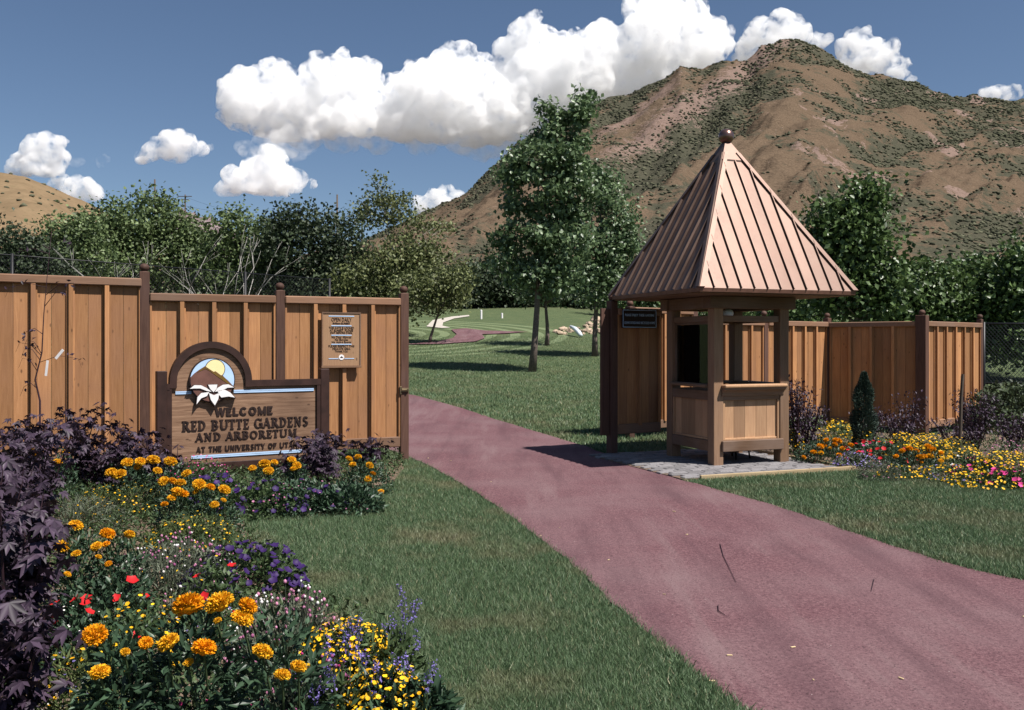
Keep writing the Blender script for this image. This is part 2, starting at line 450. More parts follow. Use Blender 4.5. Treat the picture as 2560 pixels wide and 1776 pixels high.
for k, (rd, u, q) in enumerate(flat):
    px = 1280 + q * FPX
    leftside = float(sstep(2000, 1780, px)); band = px - (u - .5) * 900
    v = .30 + .42 * field(q, u, 10, 7, 5.1) + .35 * (.35 - rd)
    v += leftside * float(sstep(.42, .62, u)) * (.22 + .55 * noise.fractal(Vector((band / 52, u * 1.6, 1.7)), .8, 2, 3))
    v += (1 - leftside) * (.12 + .42 * noise.fractal(Vector((q * 13, u * 30 + q * 9, 6.2)), .9, 2, 4))
    v += .20 * float(sstep(.82, 1.0, u)) + .30 * float(sstep(2250, 2500, px)) * float(sstep(.3, .7, u))
    v += .35 * float(sstep(.35, .12, u)) * float(sstep(.03, .1, u)) * (field(q, u, 16, 22, 8.) > -.05)
    veg[k] = v
    line = 1930 - (1 - u) * 900           # the rocky rib runs down to the left from the summit
    rk = math.exp(-((px - line) / 75) ** 2) * float(sstep(.45, .7, u)) + .75 * math.exp(-((px - (1600 + (u - .85) * 900)) / 60) ** 2) * float(sstep(.55, .75, u)) * float(sstep(.98, .9, u))
    rk += .8 * float(field(q, u, 18, 16, 11.3) > .42) * float(sstep(.15, .3, u)) * float(sstep(1850, 2050, px))
    rock[k] = .13 + .92 * rk + .25 * field(q, u, 20, 14, 3.)
for nm_, a_ in (('veg', veg), ('rock', rock)):
    at_ = me.attributes.new(nm_, 'FLOAT', 'POINT'); at_.data.foreach_set('value', a_.astype('f'))
tag(obj('mountain', me), kind='structure')

# scrub on the mountain: nobody could count it
ico = bmesh.new(); bmesh.ops.create_icosphere(ico, subdivisions=1, radius=1)
IV = np.array([v.co[:] for v in ico.verts]); IF = np.array([[v.index for v in f.verts] for f in ico.faces]); ico.free()
def blobs(C, Rr, flatness, jit, seed):
    g = np.random.default_rng(seed); n = len(C)
    V_ = IV[None] * (1 + g.uniform(-jit, jit, (n, len(IV), 1))) * Rr[:, None, None] * np.array([1, 1, flatness])
    V_ = V_ + C[:, None]; F_ = IF[None] + (np.arange(n) * len(IV))[:, None, None]
    return V_.reshape(-1, 3), F_.reshape(-1, 3)
g = np.random.default_rng(3)
nU, nQ = Vm.shape[:2]
prob = np.clip((veg.reshape(nU, nQ) - .24) * 2.2, .03, 1) ** 1.5; prob[:2] = 0; prob[151:] = 0
rr_ = np.linalg.norm(Vm, axis=-1); prob = prob * rr_ ** 1.2
w = (prob / prob.sum()).ravel(); cl = g.choice(nU * nQ, 3600, p=w); pick = np.repeat(cl, g.integers(3, 15, len(cl)))
C = Vm.reshape(-1, 3)[pick].copy(); off = g.normal(0, 1, (len(pick), 2)) * np.array([7.0, 9.0])
C[:, 0] += off[:, 0]; C[:, 1] += off[:, 1]
# settle each bush on the slope
qi = np.clip(((C[:, 0] / C[:, 1]) - Am[0, 0, 2]) / (Am[0, -1, 2] - Am[0, 0, 2]) * (nQ - 1), 0, nQ - 1.01); ui = np.clip((C[:, 1] - 350) / 950 * 149, 0, 148.99)
q0_, u0_ = qi.astype(int), ui.astype(int); fq, fu = qi - q0_, ui - u0_; ZZ = Vm[..., 2]
C[:, 2] = (ZZ[u0_, q0_] * (1 - fq) + ZZ[u0_, q0_ + 1] * fq) * (1 - fu) + (ZZ[u0_ + 1, q0_] * (1 - fq) + ZZ[u0_ + 1, q0_ + 1] * fq) * fu
sz = g.uniform(.5, 1.9, len(pick)) ** 1.15 * (.45 + C[:, 1] / 1500)
C[:, 2] += sz * .15
bv, bf = blobs(C, sz, .62, .38, 5)
M['scrub'] = leafmat('mountain_scrub', (.050, .054, .037), (.098, .098, .064), 0, .9, 0)  # greens paled towards the slope colour: distance haze is painted into them
tag(obj('mountain_scrub', npmesh('mountain_scrub', bv, bf, M['scrub'])), 'dark green oak scrub scattered over the tan mountain', 'scrub', kind='stuff')

m, t, b = mat('dry_hill'); geo = t.nodes.new('ShaderNodeNewGeometry')
na = N(t, 'TexNoise', Scale=.06, Detail=7, Roughness=.65); nb = N(t, 'TexNoise', Scale=.5, Detail=5)
for n in (na, nb): t.links.new(geo.outputs['Position'], n.inputs['Vector'])
c = ramp(t, na.outputs[0], [(.35, (.155, .108, .064)), (.6, (.205, .145, .086)), (.75, (.11, .082, .052))])
c = mix(t, ramp(t, nb.outputs[0], [(.55, (0, 0, 0)), (.7, (.6, .6, .6))]), c, (.10, .085, .048))
t.links.new(c, b.inputs['Base Color']); b.inputs['Roughness'].default_value = 1; b.inputs['Specular IOR Level'].default_value = 0
Vh, Ah, me = ridge_mesh('hill', [(-500, 420), (-100, 430), (0, 438), (60, 443), (130, 470), (190, 495), (235, 515), (280, 545), (340, 590), (420, 650)], 220, 480, 15, 90, 50, 5, 2, m, 6, seed=7.7, p=(1.1, -.1))
tag(obj('hill', me), kind='structure')
pick = g.choice(Vh[:50].size // 3, 260); C = Vh[:50].reshape(-1, 3)[pick]; bv, bf = blobs(C + np.array([0, 0, .2]), g.uniform(.5, 1.5, 260), .6, .3, 6)
tag(obj('hill_scrub', npmesh('hill_scrub', bv, bf, M['scrub'])), 'sparse dark bushes dotted on the dry left hill', 'scrub', kind='stuff')
m = plain('far_rock', (.17, .13, .135), 1, var=.3, scale=.01, spec=0)
Vp, Ap, me = ridge_mesh('distant_peak', [(300, 640), (380, 592), (430, 547), (455, 522), (482, 537), (520, 549), (560, 567), (640, 610), (760, 660)], 2500, 4200, 60, 90, 30, 60, 30, m, 8, seed=1.2)
tag(obj('distant_peak', me), kind='structure')

# ---- clouds: closed shapes filled with scattering vapour
m = bpy.data.materials.new('cloud_vapour'); m.use_nodes = True; t = m.node_tree; t.nodes.clear()
o_ = t.nodes.new('ShaderNodeOutputMaterial'); v_ = N(t, 'VolumeScatter', Color=(1, 1, 1, 1), Anisotropy=0.0); t.links.new(v_.outputs[0], o_.inputs['Volume'])
g_ = t.nodes.new('ShaderNodeNewGeometry'); z_ = N(t, 'TexNoise', Scale=.020, Detail=5, Roughness=.66, Distortion=.5); t.links.new(g_.outputs['Position'], z_.inputs['Vector'])
t.links.new(mth(t, 'MULTIPLY', ramp(t, z_.outputs[0], [(.44, (0, 0, 0)), (.66, (1, 1, 1))]), .065), v_.inputs['Density']); sc.cycles.volume_step_rate = .5; M['cloud'] = m
m = bpy.data.materials.new('thin_vapour'); m.use_nodes = True; t = m.node_tree; t.nodes.clear()
o_ = t.nodes.new('ShaderNodeOutputMaterial'); v_ = N(t, 'VolumeScatter', Color=(1, 1, 1, 1), Anisotropy=0.0); t.links.new(v_.outputs[0], o_.inputs['Volume'])
g_ = t.nodes.new('ShaderNodeNewGeometry'); z_ = N(t, 'TexNoise', Scale=.014, Detail=3, Roughness=.6); t.links.new(g_.outputs['Position'], z_.inputs['Vector'])
t.links.new(mth(t, 'MULTIPLY', ramp(t, z_.outputs[0], [(.42, (0, 0, 0)), (.72, (1, 1, 1))]), .016), v_.inputs['Density']); M['thin'] = m

def cloud(label, bl, D, detail=4.2, material='cloud', amp=1.0, seed=1, flat_base=None):
    u = D / FPX; rnd = random.Random(seed)
    bm = bmesh.new()
    org = Vector(((bl[0][0] - 1280) * u, D, EYE + (HOR - bl[0][1]) * u))
    for (x, y, r) in bl:
        r *= 1.13
        for k in range(5):
            rr = r * rnd.uniform(.35, .7) if k else r
            a = rnd.uniform(-.5, math.pi + .5); q = (r - rr * .55) if k else 0
            P = Vector(((x + q * math.cos(a) - 1280) * u, D + rnd.uniform(-.9, .9) * r * u, EYE + (HOR - (y - q * math.sin(a))) * u))
            bmesh.ops.create_icosphere(bm, subdivisions=2 if k else 3, radius=rr * u, matrix=Matrix.Translation(P - org))
    if flat_base:
        zb = EYE + (HOR - flat_base) * u - org.z
        for v in bm.verts:
            if v.co.z < zb: v.co.z = zb + (v.co.z - zb) * .3
    me = bpy.data.meshes.new('cloud'); bm.to_mesh(me); bm.free()
    o = obj('cloud', me); o.location = org
    def remesh(vox):
        md = o.modifiers.new('r', 'REMESH'); md.mode = 'VOXEL'; md.voxel_size = vox
        new = bpy.data.meshes.new_from_object(o.evaluated_get(bpy.context.evaluated_depsgraph_get()))
        o.modifiers.clear(); o.data = new
    remesh(u * detail)
    me = o.data; n = len(me.vertices)
    co = np.empty(n * 3, 'f'); me.vertices.foreach_get('co', co); co = co.reshape(-1, 3)
    no = np.empty(n * 3, 'f'); me.vertex_normals.foreach_get('vector', no); no = no.reshape(-1, 3)
    d = np.empty(n)
    for i in range(n):
        p = Vector(co[i]) / u
        w_ = noise.noise_vector(p / 45) * 8
        d[i] = 15 * (.55 - noise.voronoi((p + w_) / 34)[0][0]) + 6.5 * (.5 - noise.voronoi((p + w_) / 14)[0][0])
    co += no * (d * u * amp)[:, None]
    me.vertices.foreach_set('co', co.ravel()); me.update()
    remesh(u * detail * .8)
    o.data.polygons.foreach_set('use_smooth', np.ones(len(o.data.polygons), bool))
    o.data.materials.clear(); o.data.materials.append(M[material])
    tag(o, label, 'cloud', 'white cumulus clouds over the mountain'); return o

cloud('huge white cumulus bank stretching from mid sky to the mountain shoulder', [(640, 235, 52), (690, 212, 50), (618, 262, 52), (700, 240, 54), (590, 290, 32), (660, 285, 56), (800, 200, 42), (840, 190, 52), (885, 185, 42), (915, 205, 42), (785, 240, 46), (850, 240, 76), (920, 250, 46), (1000, 235, 36), (1060, 205, 44), (1120, 175, 46), (1150, 168, 42), (1180, 205, 52), (1100, 240, 76), (1000, 280, 62), (1325, 92, 42), (1300, 140, 56), (1370, 130, 54), (1262, 182, 42), (1350, 200, 88), (1440, 122, 46), (1500, 112, 44), (1522, 105, 42), (1450, 200, 88), (1560, 150, 56), (1605, 40, 44), (1660, 22, 46), (1720, 58, 46), (1775, 85, 42), (1795, 120, 34), (1620, 110, 66), (1700, 130, 72), (1580, 200, 80), (700, 305, 52), (800, 305, 56), (900, 312, 56), (1000, 318, 56), (1100, 320, 58), (1200, 310, 66), (1260, 290, 76), (1330, 290, 60), (1400, 275, 60), (1180, 250, 60), (760, 270, 44)], 3600, 4.0, flat_base=338, seed=2)
cloud('small heaped cumulus low in the sky left of centre, below the big bank', [(640, 418, 30), (690, 412, 36), (665, 440, 46), (600, 462, 34), (560, 478, 24), (720, 462, 38), (640, 468, 40), (690, 470, 40), (785, 462, 12)], 3300, 3.4, amp=.7, seed=3, flat_base=480)
cloud('ragged grey-white puff hanging just under the big cloud bank', [(620, 375, 22), (660, 362, 30), (700, 372, 30), (740, 385, 22), (770, 360, 26), (720, 352, 30)], 3500, 3.4, 'thin', .8, seed=4)
cloud('thin shaded skirt of vapour under the big cloud bank', [(760, 338, 34), (850, 345, 36), (950, 350, 36), (1050, 352, 36), (1150, 356, 36), (1230, 352, 40), (1200, 385, 20), (1260, 370, 26)], 3650, 4.5, 'thin', .9, seed=5)
cloud('small flat cumulus in the left sky between two puffs', [(440, 352, 26), (415, 368, 30), (385, 386, 24), (350, 404, 16), (470, 368, 28), (500, 372, 16), (440, 385, 30), (530, 370, 9)], 3300, 3.2, amp=.6, seed=6, flat_base=402)
cloud('cumulus heap above the dry hill at the far left edge', [(120, 358, 24), (150, 362, 18), (85, 382, 34), (125, 395, 34), (50, 412, 28), (30, 428, 22), (100, 420, 34), (140, 425, 24)], 3300, 3.4, amp=.7, seed=7, flat_base=440)
cloud('low cumulus puff resting behind the dry hill slope', [(160, 462, 20), (195, 470, 24), (225, 480, 24), (245, 488, 16), (180, 485, 24), (140, 460, 14)], 3300, 3.2, amp=.6, seed=8)
cloud('tiny wisp beside the left cumulus heap', [(190, 408, 13), (205, 405, 8)], 3300, 2.6, 'thin', .4, seed=9)
cloud('tiny faint wisp nearest the small flat cumulus', [(255, 400, 13), (250, 412, 9)], 3300, 2.6, 'thin', .4, seed=10)
cloud('white cumulus rising behind the summit on its left', [(1900, 92, 36), (1945, 62, 28), (1975, 70, 26), (1985, 92, 32), (1880, 128, 36), (1940, 110, 46)], 3400, 3.4, amp=.7, seed=11)
cloud('white cumulus behind the summit ridge on its right', [(2045, 105, 22), (2120, 115, 24), (2150, 108, 30), (2180, 128, 32), (2215, 152, 34), (2250, 165, 22), (2150, 150, 40), (2268, 158, 12), (2250, 196, 18), (2275, 205, 14)], 3400, 3.4, amp=.6, seed=12)
cloud('small white cumulus at the far right above the ridge', [(2470, 236, 18), (2500, 229, 18), (2525, 233, 17), (2545, 238, 10), (2500, 240, 20)], 3400, 3.0, amp=.5, seed=13)
cloud('small white cumulus half hidden behind the left mountain flank', [(1055, 512, 22), (1090, 498, 24), (1120, 492, 22), (1150, 490, 16), (1100, 520, 34)], 3400, 3.2, amp=.6, seed=14)

# ================================================================== FENCES
def ball_cap(rad=.058):
    prof = [(.0, -.012), (.045, -.012), (.045, .004), (.034, .008)]
    for k in range(9):
        a = -math.pi * .36 + k / 8 * (math.pi / 2 + math.pi * .36); prof.append((max(.002, rad * math.cos(a)), .052 + rad * .88 * math.sin(a)))
    return MB().lathe(prof, 14).mesh('post_cap', M['dark_post'], True)
CAP = ball_cap()

def fence_post(parent, x, gz, top, w=.11, y=0):
    p = MB().box(-w / 2, w / 2, -w / 2, w / 2, gz - .1, top, .006).build('post', M['dark_post'], parent, loc=(x, y, 0))
    obj('post_cap', CAP, p, loc=(0, 0, top)); return p

def fence_run(label, start, ang, secs, first_post=True, pw=.11, spacing=.4, gz=0.0):
    """secs: list of (length between post centres, rail top, top of the post at its end or None)"""
    root = thing('board_fence', label, 'fence', (start[0], start[1], 0), ang)
    if first_post: fence_post(root, 0, gz, first_post, pw)
    x = 0
    for (L, rt, pt) in secs:
        a, e = x + pw / 2 + .001, x + L - pw / 2 - .001
        if not first_post and x == 0: a = x
        w = e - a
        MB().box(0, w, -.080, .080, rt - .10, rt, .012).build('top_rail', M['cedar_x'], root, loc=(a, 0, 0))
        MB().box(0, w, -.05, .05, gz + .185, gz + .325, .010).build('bottom_rail', M['cedar_x'], root, loc=(a, 0, 0))
        nb = max(1, round(w / spacing)); sp = w / nb; bw = sp / 2
        me_b = MB().box(-bw / 2 + .0015, bw / 2 - .0015, -.010, .010, gz + .26, rt - .05, .0025).mesh('board', M['cedar'])
        me_t = MB().box(-.046, .046, -.032, -.006, gz + .30, rt - .05, .003).mesh('batten_back', M['cedar'])
        me_f = MB().box(-.025, .025, -.074, -.028, gz + .30, rt - .04, .003).mesh('batten', M['cedar'])
        me_e = MB().box(-.012, .012, -.045, -.006, gz + .30, rt - .05, .002).mesh('edge_strip', M['cedar'])
        for k in range(2 * nb):
            obj('board', me_b, root, loc=(a + bw * (k + .5), random.uniform(-.0015, .0015), 0))
        for k in range(1, nb):
            jx = random.uniform(-.006, .006)
            bt = obj('batten', me_f, root, loc=(a + sp * k + jx, 0, 0))
            obj('batten_back', me_t, bt, loc=(random.uniform(-.004, .004), 0, 0))
        for ex in (a + .014, e - .014): obj('edge_strip', me_e, root, loc=(ex, 0, 0))
        x += L
        if pt: fence_post(root, x, gz, pt, pw)
    return root

P2 = np.array([-1.485, 12.6]); FD = np.array([.912, .41]); ANG = math.atan2(.41, .912)
P0 = P2 - FD * 3.30
low = fence_run('lower left cedar board fence of two panels behind the welcome sign', P0, ANG, [(1.63, 2.21, 2.28), (1.67, 2.21, 2.28)], first_post=2.47, pw=.115)
A1 = R(32); D1 = np.array([math.cos(A1), math.sin(A1)]); st = P0 - D1 * 4.06
tall = fence_run('taller left cedar board fence behind the purple shrubs at the left edge', st, A1, [(2.0, 2.385, 2.47), (2.075, 2.385, None)], first_post=2.47, pw=.115)
M['latch'] = plain('dull_brass', (.16, .12, .07), .4, metal=.7)
# gate latch on the end post
lt = MB().box(-.05, .05, -.075, -.055, .93, .985, .004); lt.tube([(-.05, -.085, .96), (.045, -.085, .96)], .008, 6); lt.tube([(.03, -.07, .96), (.03, -.10, .96)], .012, 8); lt.box(-.075, -.045, -.07, -.05, .90, 1.01, .003)
lt.build('gate_latch', M['latch'], low, loc=(3.30, 0, 0))

RA = np.array([1.62, 14.9]); AR = math.atan2(.6, .8)
right = fence_run('right cedar board fence running behind the kiosk from the gateway', RA + np.array([.8, .6]) * .4, AR, [(1.53, 2.19, 2.26), (1.94, 2.02, 2.10), (1.99, 2.02, 2.10)], first_post=2.2, pw=.12, gz=-.02)
WA = np.array([1.43, 13.15]); WR = math.atan2(.5, .86)
wing = fence_run('narrow shaded cedar wing panel between the gateway and the kiosk', WA, WR, [(.92, 2.10, None)], first_post=2.20, pw=.12, spacing=.42, gz=.11)
MB().box(-.20, -.065, -.02, .02, .29, 2.09, .004).build('gate_stop_board', M['dark_post'], wing)
RB = RA + np.array([.8, .6]) * 5.86; BC = np.array([.75, -.66]) / math.hypot(.75, .66)
rc = RB + BC * 1.82
shaded = fence_run('shaded right cedar fence panel turned towards the camera, behind the dwarf conifer', RB + BC * .065, math.atan2(BC[1], BC[0]), [(1.755, 2.01, 2.12)], first_post=False, pw=.19, spacing=.42, gz=-.19)
CD = np.array([.75, .66]) / math.hypot(.75, .66)
last = fence_run('short sunlit cedar fence panel with close battens, at the far right end', rc + CD * .1, math.atan2(CD[1], CD[0]), [(2.5, 2.01, 2.09)], first_post=False, pw=.10, spacing=.4, gz=-.19)

def chain_link(label, p, q, h, gz, cell, posts, rails=(1.0,), r=.0035, rr=.022):
    d = np.array(q) - np.array(p); L = float(np.hypot(*d)); root = thing('chain_link_fence', label, 'fence', (p[0], p[1], gz), math.atan2(d[1], d[0]))
    for k in range(posts + 1):
        MB().tube([(0, 0, -.1), (0, 0, h + .03)], .03, 8).build('post', M['black'], root, True, loc=(L * k / posts, 0, 0))
    for f in rails: MB().tube([(0, 0, h * f), (L, 0, h * f)], rr, 8).build('rail', M['black'], root, True)
    mb = MB(); n = int((L + h) / cell)
    for k in range(n):
        for s in (1, -1):
            x0 = k * cell - h if s > 0 else k * cell; x1 = x0 + h * s; z0, z1 = 0.03, h
            a = [(x0, z0), (x1, z1)]
            for i in (0, 1):
                (xa, za), (xb, zb) = a[i], a[1 - i]
                if xa < 0: a[i] = (0, za + (zb - za) * (0 - xa) / (xb - xa))
                elif xa > L: a[i] = (L, za + (zb - za) * (L - xa) / (xb - xa))
            if abs(a[0][0] - a[1][0]) < .02: continue
            mb.tube([(a[0][0], .004 * s, a[0][1]), (a[1][0], .004 * s, a[1][1])], r, 3)
    tag(mb.build('wire_mesh', M['black'], root), kind='stuff')
    return root
chain_link('black chain-link fence beyond the right end of the cedar fence', (9.72, 18.95), (14.2, 19.6), 2.15, -.15, .085, 4, (1.0, .43), .006)
chain_link('tall black chain-link fence behind the left cedar fence', (-10.6, 14.6), (-4.6, 23.2), 3.1, .1, .10, 4, (1.0,), .003, .011)

# ================================================================== LETTERING
def letter_polys(ch, k, serif):
    """convex pieces of a capital, height 1; k = stem thickness"""
    P = []; th = k * (.55 if serif else .8)
    def seg(x0, y0, x1, y1, w):
        dx, dy = x1 - x0, y1 - y0; l = math.hypot(dx, dy); nx_, ny_ = -dy / l * w / 2, dx / l * w / 2
        P.append([(x0 + nx_, y0 + ny_), (x0 - nx_, y0 - ny_), (x1 - nx_, y1 - ny_), (x1 + nx_, y1 + ny_)])
    def rect(x0, x1, y0, y1): P.append([(x0, y0), (x1, y0), (x1, y1), (x0, y1)])
    def foot(x, y, w=None):
        if serif:
            w = w or k; rect(x - w / 2 - .085, x + w / 2 + .085, (0 if y == 0 else .925), (.075 if y == 0 else 1))
    def stem(x, a=True, b=True):
        rect(x - k / 2, x + k / 2, 0, 1)
        if a: foot(x, 0)
        if b: foot(x, 1)
    def bar(y, x0, x1, tick=0):
        rect(x0, x1, y - th / 2, y + th / 2)
        if serif and tick: rect(x1 - th * .8, x1, min(y, y + tick), max(y, y + tick))
    def arc(cx, cy, rx, ry, a0, a1, kt=None):
        n = max(5, int(abs(a1 - a0) / 18)); kt = kt or k
        for i in range(n):
            q = []
            for a in (a0 + (a1 - a0) * i / n, a0 + (a1 - a0) * (i + 1) / n):
                c_, s_ = math.cos(R(a)), math.sin(R(a)); q.append(((cx + rx * c_, cy + ry * s_), (cx + (rx - kt) * c_, cy + (ry - th) * s_)))
            P.append([q[0][0], q[1][0], q[1][1], q[0][1]])
    x = k / 2 + (.085 if serif else 0); w = .62
    if ch == 'I': stem(x); w = x * 2
    elif ch in 'EFL':
        stem(x); w = .58
        if ch in 'EF': bar(1 - th / 2, x, w, -.2); bar(.52, x, w - .1)
        if ch in 'EL': bar(th / 2, x, w, .2)
    elif ch == 'T': stem(.32, True, False); bar(1 - th / 2, .0, .64, -.2); w = .64; (rect(0, th * .8, .8, 1) if serif else None)
    elif ch == 'D': stem(x); arc(x + .05, .5, .52, .5, -90, 90); w = x + .58
    elif ch in 'RBP':
        stem(x); arc(x + .12, .74, .36, .26, -90, 90); bar(1 - th / 2, x, x + .14); bar(.48 + th / 2, x, x + .14); w = x + .5
        if ch == 'R': seg(x + .18, .5, x + .52, .03, k * .95); w = x + .58; (rect(x + .44, x + .66, 0, .075) if serif else None)
        if ch == 'B': arc(x + .12, .27, .41, .27, -90, 90); bar(th / 2, x, x + .14); w = x + .55
    elif ch == 'U':
        rect(x - k / 2, x + k / 2, .3, 1); foot(x, 1); rect(x + .46, x + .46 + k * .8, .3, 1); foot(x + .46 + k * .4, 1, k * .8)
        arc(x + .23 + k * .15, .33, .23 + k * .65, .33, 180, 360); w = x + .56 + k * .4
    elif ch in 'OCGQ':
        arc(.42, .5, .42, .5, 0 if ch == 'O' else 42, 360 if ch == 'O' else 318); w = .84
        if ch == 'G': rect(.70, .70 + k * .9, .08, .46); bar(.46, .52, .84)
        if ch != 'O' and serif: rect(.70, .70 + th * .9, .72, .98)
    elif ch == 'S':
        arc(.3, .74, .28, .26, 20, 270); arc(.3, .26, .29, .26 + th * 0, -160, 90); w = .6
    elif ch == 'A':
        seg(.05, .0, .36, 1, k * .6); seg(.67, .0, .36, 1, k); bar(.32, .17, .55); foot(.07, 0, k * .4); foot(.66, 0, k * .6); w = .74
    elif ch == 'V': seg(.05, 1, .36, 0, k); seg(.67, 1, .36, 0, k * .6); foot(.06, 1, k * .5); foot(.66, 1, k * .4); w = .72
    elif ch == 'W': seg(.04, 1, .26, 0, k); seg(.26, 0, .48, 1, k * .8); seg(.48, 1, .70, 0, k); seg(.70, 0, .92, 1, k * .8); w = .96
    elif ch == 'Y': seg(.04, 1, .33, .45, k); seg(.62, 1, .33, .45, k * .7); rect(.33 - k / 2, .33 + k / 2, 0, .48); foot(.33, 0); foot(.06, 1, k * .5); foot(.6, 1, k * .4); w = .66
    elif ch == 'N': rect(x - k * .3, x + k * .3, 0, 1); foot(x, 0, k * .5); foot(x - .03, 1, k * .5); seg(x, .97, x + .5, .03, k); rect(x + .5 - k * .3, x + .5 + k * .3, 0, 1); foot(x + .5, 1, k * .5); w = x * 2 + .5
    elif ch == 'M': rect(x - k * .3, x + k * .3, 0, 1); foot(x, 0, k * .5); seg(x, .97, x + .33, .05, k); seg(x + .33, .05, x + .66, .97, k * .7); stem(x + .66); w = x * 2 + .66
    elif ch == 'H': stem(x); stem(x + .5); bar(.5, x, x + .5); w = x * 2 + .5
    elif ch == ' ': w = .34
    return P, w

def lettering(parent, text, x0, x1, z, h, y, k=.17, serif=True, gap=.14, raise_=.010):
    items = []; cx = 0
    for ch in text:
        P, w = letter_polys(ch, k, serif); items.append((cx, P)); cx += w + gap
    W = cx - gap; sx_ = (x1 - x0) / W; row = link(bpy.data.objects.new('lettering', None)); row.parent = parent; row.empty_display_size = .02
    for ox, P in items:
        mb = MB(); e = 0
        for q in P:
            e += 1; poly = [(x0 + (ox + a) * sx_, z + b_ * h) for a, b_ in q]
            mb.prism(poly, y - raise_ - (e % 9) * .0004, y)
        if P: mb.build('letter', M['letter'], row)
    return row

# ================================================================== WELCOME SIGN
sign = thing('welcome_sign', 'large carved wooden welcome sign with round flower and mountain emblem, in front of the fence', 'sign', (-3.22, 11.0, 0), math.atan2(.5, .866))
def s_of(px): return ((px - 1280) * 11 + 7406) / (1992 - (px - 1280) * .5)
AC = (-.37, 1.15)
def arcp(r, a0, a1, n=28): return [(AC[0] + r * math.cos(R(a0 + (a1 - a0) * i / n)), AC[1] + r * math.sin(R(a0 + (a1 - a0) * i / n))) for i in range(n + 1)]
MB().prism([(-.815, .19), (.905, .19), (.905, 1.09), (.025, 1.09)] + arcp(.395, 0, 180) + [(-.765, 1.09), (-.815, 1.09)], -.02, .02).build('panel', M['sign_wood'], sign)
fr = MB()
o1, i1 = arcp(.468, 0, 180, 36), arcp(.39, 0, 180, 36)
for k in range(36): fr.prism([o1[k], o1[k + 1], i1[k + 1], i1[k]], -.055, .055)
fr.box(.02, .098, -.055, .055, 1.079, 1.15); fr.box(-.838, -.76, -.055, .055, 1.079, 1.15)
fr.box(.098, .945, -.0545, .0545, 1.082, 1.155); fr.box(-.866, -.838, -.0545, .0545, 1.06, 1.13)
fr.build('arched_frame', M['sign_frame'], sign)
MB().box(-.865, -.813, -.05, .05, .20, 1.081).build('side_frame', M['sign_frame'], sign)
MB().box(.898, .944, -.05, .05, .20, 1.0815).build('side_frame', M['sign_frame'], sign)
MB().box(-.865, .944, -.052, .052, .105, .199, .004).build('bottom_frame', M['sign_frame'], sign)
for x in (-.922, 1.0): MB().box(-.056, .056, -.06, .06, -.1, 1.278, .006).build('post', M['sign_frame'], sign, loc=(x, 0, 0))
def epx(x, y): return (AC[0] + .005 + (x - 668) / 965, 1.165 - (y - 575 + .018 * (x - 668)) / 944)
def circ(cx, cy, r, n=36, a0=0, a1=360): return [(cx + r * math.cos(R(a0 + (a1 - a0) * i / n)), cy + r * math.sin(R(a0 + (a1 - a0) * i / n))) for i in range(n)]
EC = epx(668, 575)
em = MB().prism(circ(*EC, .262), -.062, -.018).build('emblem', M['letter'], sign)
MB().prism(circ(*EC, .250), -.065, -.06).build('sky_disc', M['paleblue'], em)
SCN = epx(696, 452); MB().prism(circ(*SCN, .116), -.068, -.063).build('sun_outline', M['letter'], em); MB().prism(circ(*SCN, .108), -.071, -.066).build('sun_disc', M['yellow'], em)
ridge = [(896, 640), (840, 580), (800, 545), (775, 518), (760, 520), (700, 475), (680, 482), (585, 420)]
left_ = [(520, 462), (470, 500), (428, 545)]
arc_ = [(EC[0] + .249 * math.cos(R(a)), EC[1] + .249 * math.sin(R(a))) for a in range(176, 344, 8)]
MB().prism(arc_ + [epx(*p) for p in ridge + left_], -.075, -.066).build('brown_mountain', M['mtn_brown'], em)
MB().prism([epx(*p) for p in [(585, 424), (676, 486), (700, 480), (758, 526), (775, 524), (800, 550), (884, 640), (840, 618), (765, 566), (700, 520), (640, 475), (590, 450), (500, 490), (540, 455)]], -.078, -.07).build('olive_ridge', M['mtn_olive'], em)
PET = [[(420, 668), (468, 628), (540, 630), (600, 660), (655, 702), (600, 692), (530, 664), (460, 664)], [(615, 625), (717, 622), (708, 670), (675, 706), (640, 672)], [(905, 655), (840, 620), (780, 625), (720, 660), (690, 702), (760, 692), (830, 658)],
       [(490, 838), (500, 760), (540, 715), (628, 705), (602, 748), (540, 772)], [(625, 715), (680, 740), (737, 716), (728, 780), (690, 852), (645, 790)], [(718, 690), (800, 680), (860, 712), (912, 768), (840, 755), (762, 766), (738, 740)]]
for pt in PET:
    q = [epx(*p) for p in pt]; cx_, cz_ = np.mean([a for a, _ in q]), np.mean([b_ for _, b_ in q])
    w = MB().prism([(cx_ + (a - cx_) * 1.16, cz_ + (b_ - cz_) * 1.22 - .004) for a, b_ in q], -.082 - random.random() * .002, -.02).build('petal_outline', M['letter'], em)
    MB().prism(q, -.090, -.08).build('white_petal', M['white'], w)
for (a, b_, z, hh) in ((s_of(380 + 255 / 4.433), s_of(380 + 430 / 4.433), 1.025, .034), (s_of(380 + 900 / 4.433), s_of(380 + 1785 / 4.433), 1.025, .036), (s_of(380 + 430 / 4.433), s_of(380 + 1660 / 4.433), .272, .034)):
    MB().box(a, b_, -.030, -.018, z - hh / 2, z - .002).box(a, b_, -.0305, -.018, z + .002, z + hh / 2).build('pale_stripe', M['paleblue'], sign)
lettering(sign, 'WELCOME', -.32, .352, .738, .098, -.02, .25, False, .10)
lettering(sign, 'RED BUTTE GARDENS', -.70, .794, .578, .118, -.02, .205, True, .10)
lettering(sign, 'AND ARBORETUM', -.547, .653, .455, .095, -.02, .205, True, .10)
lettering(sign, 'AT THE UNIVERSITY OF UTAH', -.54, .66, .325, .064, -.02, .23, False, .12)

